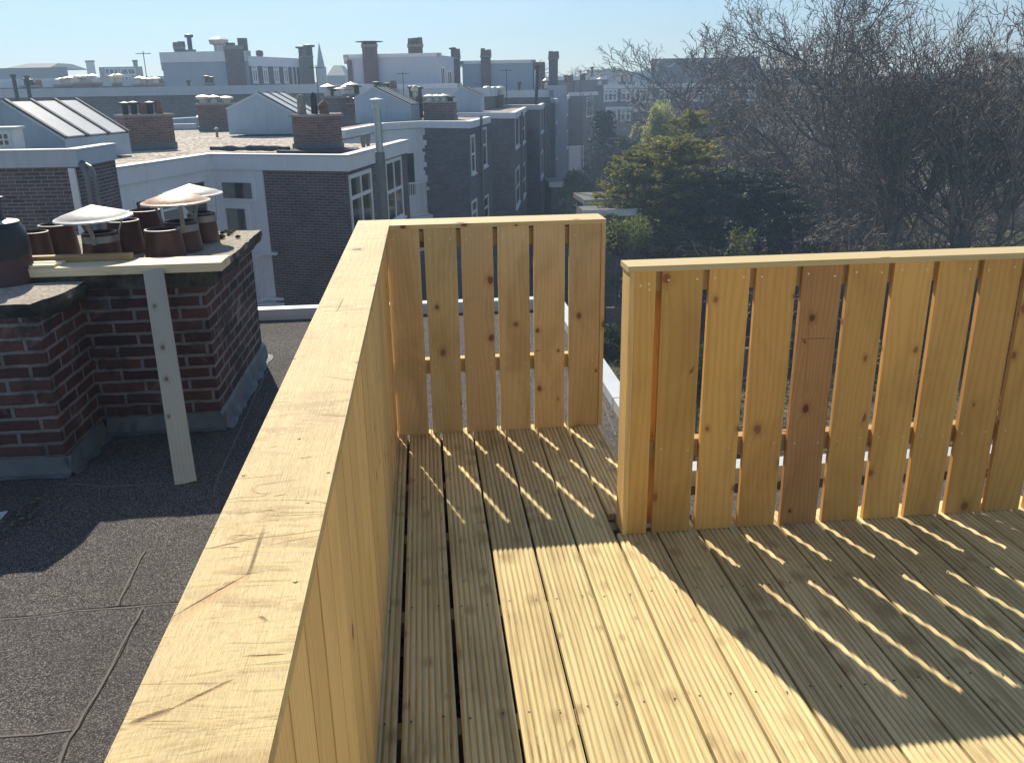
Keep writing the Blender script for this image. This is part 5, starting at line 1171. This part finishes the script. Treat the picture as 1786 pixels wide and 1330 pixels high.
bare_tree('bare_tree', 'big many-stemmed bare tree filling the right of the garden view', 1570, 34, -60, 'B', gB, 1.0, 0.9, bark=MOSSB)
bare_tree('bare_tree', 'slender-stemmed bare tree at the right photo edge before the buff gable', 1725, 30, -90, 'B', gB, 0.95, 2.6, bark=MOSSB)
bare_tree('bare_tree', 'round-crowned bare tree at the left before the brown-roofed block', 1212, 70, 26, 'C', gC, 1.2, 0.4)
bare_tree('bare_tree', 'smaller round-crowned bare tree right of its twin before the brown-roofed block', 1292, 72, 36, 'C', gC, 1.05, 2.1)
bare_tree('bare_tree', 'low dark bare tree between the evergreen and the big spreading tree', 1350, 46, 120, 'C', gC, 1.25, 4.0)
bare_tree('bare_tree', 'crooked bare tree far right behind the stems', 1690, 55, 60, 'C', gC, 1.2, 1.1)
sh = [(1215, 44, 262, 'purple-brown bare shrub just right of the evergreen top', 1.9), (1300, 39, 250, 'dense purple-brown bare shrub between the evergreen and the big trees', 2.2), (1390, 36, 330, 'tangled bare shrub under the leftmost big tree', 2.1), (1395, 31, 365, 'low arching bare shrub over the bright green bush', 2.3),
      (1450, 32, 370, 'bare shrub at the foot of the tall spreading tree', 1.9), (1530, 30, 380, 'tangle of pale twigs below the many-stemmed tree', 2.0), (1610, 30, 375, 'thicket of upright twigs right of the many stems', 1.6), (1690, 28, 385, 'bare thicket behind the right end of the long fence', 1.8), (1760, 27, 370, 'bare thicket at the right photo edge', 1.7), (1490, 44, 255, 'broad reddish thicket behind the tall spreading tree', 2.2), (1650, 46, 240, 'broad reddish thicket behind the many stems', 2.2), (1390, 52, 190, 'far purple thicket before the pale house', 2.4), (1240, 58, 205, 'far thicket left of the pale house', 2.0)]
for i, (px, Y, tp, lab, wd) in enumerate(sh): bare_tree('bare_shrub', lab, px, Y, tp, 'S%d' % (i % 2), (gS if i % 2 else gS2), wd*0.55, i*1.3, 'bare shrubs under the trees', BARK, TWIGL if i in (3, 4, 5, 9) else TWIG, 'shrub')
# skyline trees
for i, (px, Y, tp, lab, wd) in enumerate(((938, 170, 99, 'lone skyline tree right of the blue-grey block', 1.1), (1006, 190, 116, 'left skyline tree above the distant terrace', 1.2), (1028, 190, 114, 'second skyline tree above the distant terrace', 1.1), (1050, 195, 122, 'third skyline tree above the distant terrace', 1.2))):
    bare_tree('bare_tree', lab, px, Y, tp, 'C', gC, wd*1.3, i*1.7, 'skyline trees')
FARF = foliage('far_tree_mass', (0.08, 0.085, 0.07), (0.19, 0.19, 0.14))
def mass(label, l, r, tp, Y, mat=FARF, bot=170, n=9000, size=1.0, name='distant_wood', cat='trees', jag=8, dep=14):
    a, b = aty(l, tp, Y), aty(r, tp, Y); zb = max(GZ, aty(l, bot, Y)[2]); m_ = mpp(a); C = []
    xs = RNG.uniform(a[0], b[0], n); d = RNG.uniform(0, dep, n)
    top = np.array([a[2]+(b[2]-a[2])*(x-a[0])/(b[0]-a[0])+m_*jag*(mnoise.noise(Vector((x*.09, Y, 0)))+.6*mnoise.noise(Vector((x*.35, Y, 3)))) for x in xs])
    z = zb+(top-zb)*RNG.random(n)**0.55; C = np.stack([xs, Y+d, z], 1)
    o = leaves(name, C, size, mat, None, aspect=.6); return tag(o, label, cat, kind='stuff')
mass('grey-green wood along the far skyline', 1040, 1420, 127, 230, n=12000, size=.9, bot=160)
mass('hazy tree line at the far left skyline', 225, 290, 142, 200, n=1500, size=.6, bot=155, jag=4)
mass('hazy tree line behind the left terraces', -60, 620, 146, 240, n=5000, size=.8, bot=165, jag=5)
mass('hazy trees behind the whole right side', 1300, 2000, 134, 150, n=7000, size=.8, bot=230, jag=12)

# big evergreen with yellow-green sprays
EG = foliage('yellow_green_sprays', (0.045, 0.065, 0.02), (0.42, 0.39, 0.085), trans=0.5)
EGD = foliage('dark_spruce_needles', (0.010, 0.022, 0.020), (0.06, 0.09, 0.07), trans=0.15)
WIL = foliage('willow_leaves', (0.26, 0.28, 0.09), (0.60, 0.60, 0.24), trans=0.5)
BUSH = foliage('garden_bush_leaves', (0.03, 0.045, 0.018), (0.11, 0.14, 0.05), trans=0.3)
BRIGHT = foliage('bright_green_leaves', (0.07, 0.10, 0.025), (0.26, 0.31, 0.09), trans=0.4)
def sprays(tips, mat, name, parent, per=90, L=1.4, wd=0.5, size=0.10, origin=None):
    """each tip: (point, direction): a flat, slightly drooping fan of small needles"""
    C = []; D = []
    for p, d in tips:
        d = d/np.linalg.norm(d); s = np.cross(d, (0, 0, 1.0)); s /= np.linalg.norm(s)+1e-9; k = max(8, int(per*RNG.uniform(.6, 1.3)))
        t = RNG.random(k); w_ = RNG.normal(size=k)*wd*(1.05-t)*0.6; q = p+np.outer(t*L, d)+np.outer(w_, s); q[:, 2] += RNG.normal(size=k)*0.05-0.10*t*t*L-np.abs(w_)*.12
        C.append(q); D.append(np.tile(d, (k, 1))+np.outer(np.sign(w_)*.7, s))
    C = np.concatenate(C); D = np.concatenate(D)
    if origin is not None: C = C-np.array(origin)
    return leaves(name, C, size, mat, parent, aspect=.32, dirs=D)
def evergreen(name, label, px, Y, top_py, half_w, mat, nb=60, per=90, L=1.3, size=.10, shape=1.0, group=None, lift=0.1, wd=.5, seed=1, zlow=0.0):
    rg = np.random.default_rng(seed); c = aty(px, 300, Y); zt = aty(px, top_py, Y)[2]; H = zt-GZ; t = thing(name, label, 'evergreen tree', (c[0], Y, GZ), group)
    tips = []; br = [(0, 0, 0, 0, 0, H*.97, .16*H/10, .02)]
    for i in range(nb):
        f = zlow+(1-zlow)*((i+.5)/nb)**0.9; z = H*f; R = half_w*(1-f)**shape*rg.uniform(.75, 1.12)+.15; a = i*2.399+rg.normal()*.3; dr = np.array((math.cos(a), math.sin(a), lift*rg.uniform(.2, 1.8)))
        e = np.array((0, 0, z))+dr*R; br.append((0, 0, z, *e, .045, .012)); ns = max(2, int(R/0.42))
        for k in range(ns):
            q = np.array((0, 0, z))+dr*R*(0.25+.75*(k+.7)/ns); sd = rg.uniform(-1, 1); dd = dr+np.cross(dr, (0, 0, 1))*sd+np.array((0, 0, rg.uniform(-.1, .28))); tips.append((q-dd*L*.3, dd))
    tubes('trunk', br, BARK, t, 5)
    sprays(tips, mat, 'foliage', t, per, L, wd, size); return t
evergreen('evergreen_tree', 'broad evergreen with golden-green layered sprays, just right of the short fence', 1170, 38, 240, 4.9, EG, nb=150, per=120, L=1.15, size=.10, shape=.48, lift=.12, wd=.55, seed=4)
evergreen('evergreen_tree', 'slimmer evergreen with golden tips behind the broad one', 1200, 44, 198, 2.9, EG, nb=90, per=110, L=1.1, size=.10, shape=.55, lift=.3, seed=5)
evergreen('evergreen_tree', 'dark evergreen in shade right of the golden one', 1300, 35, 300, 5.0, EGD, nb=130, per=120, L=1.2, size=.11, shape=.5, lift=.1, seed=6)
evergreen('evergreen_tree', 'low golden evergreen at the left foot of the broad one', 1095, 37, 285, 2.4, EG, nb=70, per=110, L=1.0, size=.10, shape=.6, lift=.2, seed=8)
evergreen('spruce', 'dark blue-green spruce standing against the end of the brick row', 1052, 70, 193, 2.6, EGD, nb=120, per=90, L=1.1, size=.12, shape=.9, lift=-.15, seed=7)
# willow
def blob_tree(name, label, px, Y, top_py, wpx, hpx, mat, n=9000, size=.09, hang=False, cat='tree', group=None, lobes=9, base_z=GZ, trunkr=.16):
    c = aty(px, 300, Y); zt = aty(px, top_py, Y)[2]; m_ = mpp(aty(px, top_py, Y)); rx = wpx*m_/2; rz = hpx*m_/2; t = thing(name, label, cat, (c[0], Y, base_z), group); cz = zt-rz-base_z
    C = []; per = n//lobes
    for i in range(lobes):
        a = i*2.4; q = np.array((math.cos(a)*rx*.6*RNG.uniform(.3, 1), math.sin(a)*rx*.5, cz+rz*RNG.uniform(-.7, .65))); rr = rx*RNG.uniform(.3, .55)
        v = RNG.normal(size=(per, 3)); v /= np.linalg.norm(v, axis=1, keepdims=True); v *= (RNG.random(per)**.45)[:, None]*rr; v[:, 2] *= rz/rx*(1.1 if not hang else 1.6); v += RNG.normal(size=(per, 3))*rr*.10; C.append(v+q)
    C = np.concatenate(C); k = C[:, 2] > .05; C = C[k]
    br = [(0, 0, 0, 0, 0, cz, trunkr, trunkr*.5)]+[(0, 0, cz*.7, math.cos(i*2.4)*rx*.6, math.sin(i*2.4)*rx*.5, cz+rz*.4, trunkr*.4, .02) for i in range(lobes)]
    tubes('trunk', br, BARK, t, 5)
    leaves('foliage', C, size, mat, t, aspect=.35 if hang else .6, dirs=np.tile((0, 0, -1.0), (len(C), 1)) if hang else None); return t
blob_tree('willow', 'pale yellow-green willow beside the far houses', 1148, 60, 182, 66, 90, WIL, 14000, .11, True, lobes=12)
blob_tree('willow', 'smaller yellow-green willow in front of the cream house', 1112, 74, 207, 36, 46, WIL, 6000, .11, True)
blob_tree('bush', 'bright green bush glowing in the shade above the long fence', 1300, 30, 396, 70, 60, BRIGHT, 520, .065, cat='bush', lobes=14, trunkr=.015)
blob_tree('bush', 'leafy bush right of the short fence end', 1078, 30, 378, 46, 70, BUSH, 5200, .07, cat='bush', lobes=10, trunkr=.04)
blob_tree('bush', 'sunlit yellow-green shrub below the golden evergreen', 1105, 29, 372, 110, 60, BRIGHT, 1500, .06, cat='bush', lobes=18, trunkr=.02)
blob_tree('bush', 'round green hedge bush at the foot of the receding row', 985, 55, 318, 66, 26, BUSH, 5000, .09, cat='bush', lobes=9, trunkr=.05)
blob_tree('bush', 'dark shrub under the spruce', 1010, 60, 300, 60, 40, EGD, 5000, .1, cat='bush', lobes=9, trunkr=.05)
blob_tree('bush', 'green shrub right of the spruce', 1100, 66, 232, 60, 60, BUSH, 6000, .1, cat='bush', lobes=9, trunkr=.05)
for i, (px, py, Y, w_, lab) in enumerate(((1120, 470, 24, 90, 'ivy-like shrub low behind the fence gap'), (1240, 600, 18, 120, 'green garden shrub seen through the first gaps of the long fence'), (1420, 560, 20, 160, 'garden shrub seen through the middle gaps of the long fence'), (1600, 600, 18, 180, 'garden shrub seen through the right gaps of the long fence'), (1060, 560, 21, 90, 'small shrub below the end of the short fence'))):
    q = aty(px, py, Y); blob_tree('bush', lab, px, Y, py, w_, w_*.8, BUSH, 3500, .07, cat='bush', lobes=9, trunkr=.03)
# ground cover and brush in the gardens
GC = foliage('ground_cover_leaves', (0.04, 0.05, 0.02), (0.26, 0.27, 0.10)); C = []
n = 26000; X = RNG.uniform(1.5, 34, n); Yy = RNG.uniform(4, 62, n); k = (X < (Yy+8)*.75) & (X > 1.5+(Yy-4)*.16); X, Yy = X[k], Yy[k]
hh = np.array([max(0, mnoise.noise(Vector((x*.35, y*.35, 0)))) for x, y in zip(X, Yy)]); Z = GZ+RNG.random(len(X))*hh*1.6
tag(leaves('ground_cover', np.stack([X, Yy, Z], 1), .10, GC, None, .6), 'low leafy ground cover and litter across the gardens', 'ground cover', kind='stuff')
SG = []
for i in range(5200):
    x = RNG.uniform(3, 30); y = RNG.uniform(14, 48); 
    if x > (y+8)*.75: continue
    z = GZ+.05; d = RNG.normal(size=3); d[2] = abs(d[2])*.9+.25; d /= np.linalg.norm(d); L = RNG.uniform(.5, 1.9); q = np.array((x, y, z)); m = q+d*L*.5; e = m+(d+RNG.normal(size=3)*.35)*L*.5
    SG.append((*q, *m, .010, .008)); SG.append((*m, *e, .008, .005))
tag(tubes('brushwood', SG, TWIGL), 'tangle of dead stems and brushwood on the garden floor', 'brushwood', kind='stuff')
# garden walls
for (l, t_, r, b, Y, lab) in ((1060, 400, 1090, 412, 33, 'low pale garden wall just right of the short fence'), (1180, 428, 1260, 436, 26, 'low garden wall above the left part of the long fence')):
    A = aty(l, t_, Y); B = aty(r, t_, Y); mb = MB(); mb.box(A[0], B[0]+2, Y, Y+.25, GZ, GZ+1.2); tag(mb.build('garden_wall', brick('garden_wall_brick%d' % l, ((.12, .08, .07), (.16, .11, .09), (.2, .15, .12)), (.25, .23, .2))), lab, 'garden wall')

# ================================================================ haze
mb = MB(); mb.box(-420, 560, -14, 424, GZ-1.0, 27.0)
hz = NT('haze_air'); hz.t.nodes.remove(hz.b)
pv = hz.n('ShaderNodeVolumePrincipled'); pv.inputs['Color'].default_value = (0.50, 0.72, 1.0, 1); pv.inputs['Density'].default_value = 0.0020; pv.inputs['Anisotropy'].default_value = 0.35
hz.l(pv.outputs[0], hz.out.inputs['Volume'])
tag(mb.build('haze', hz.mat), kind='stuff')
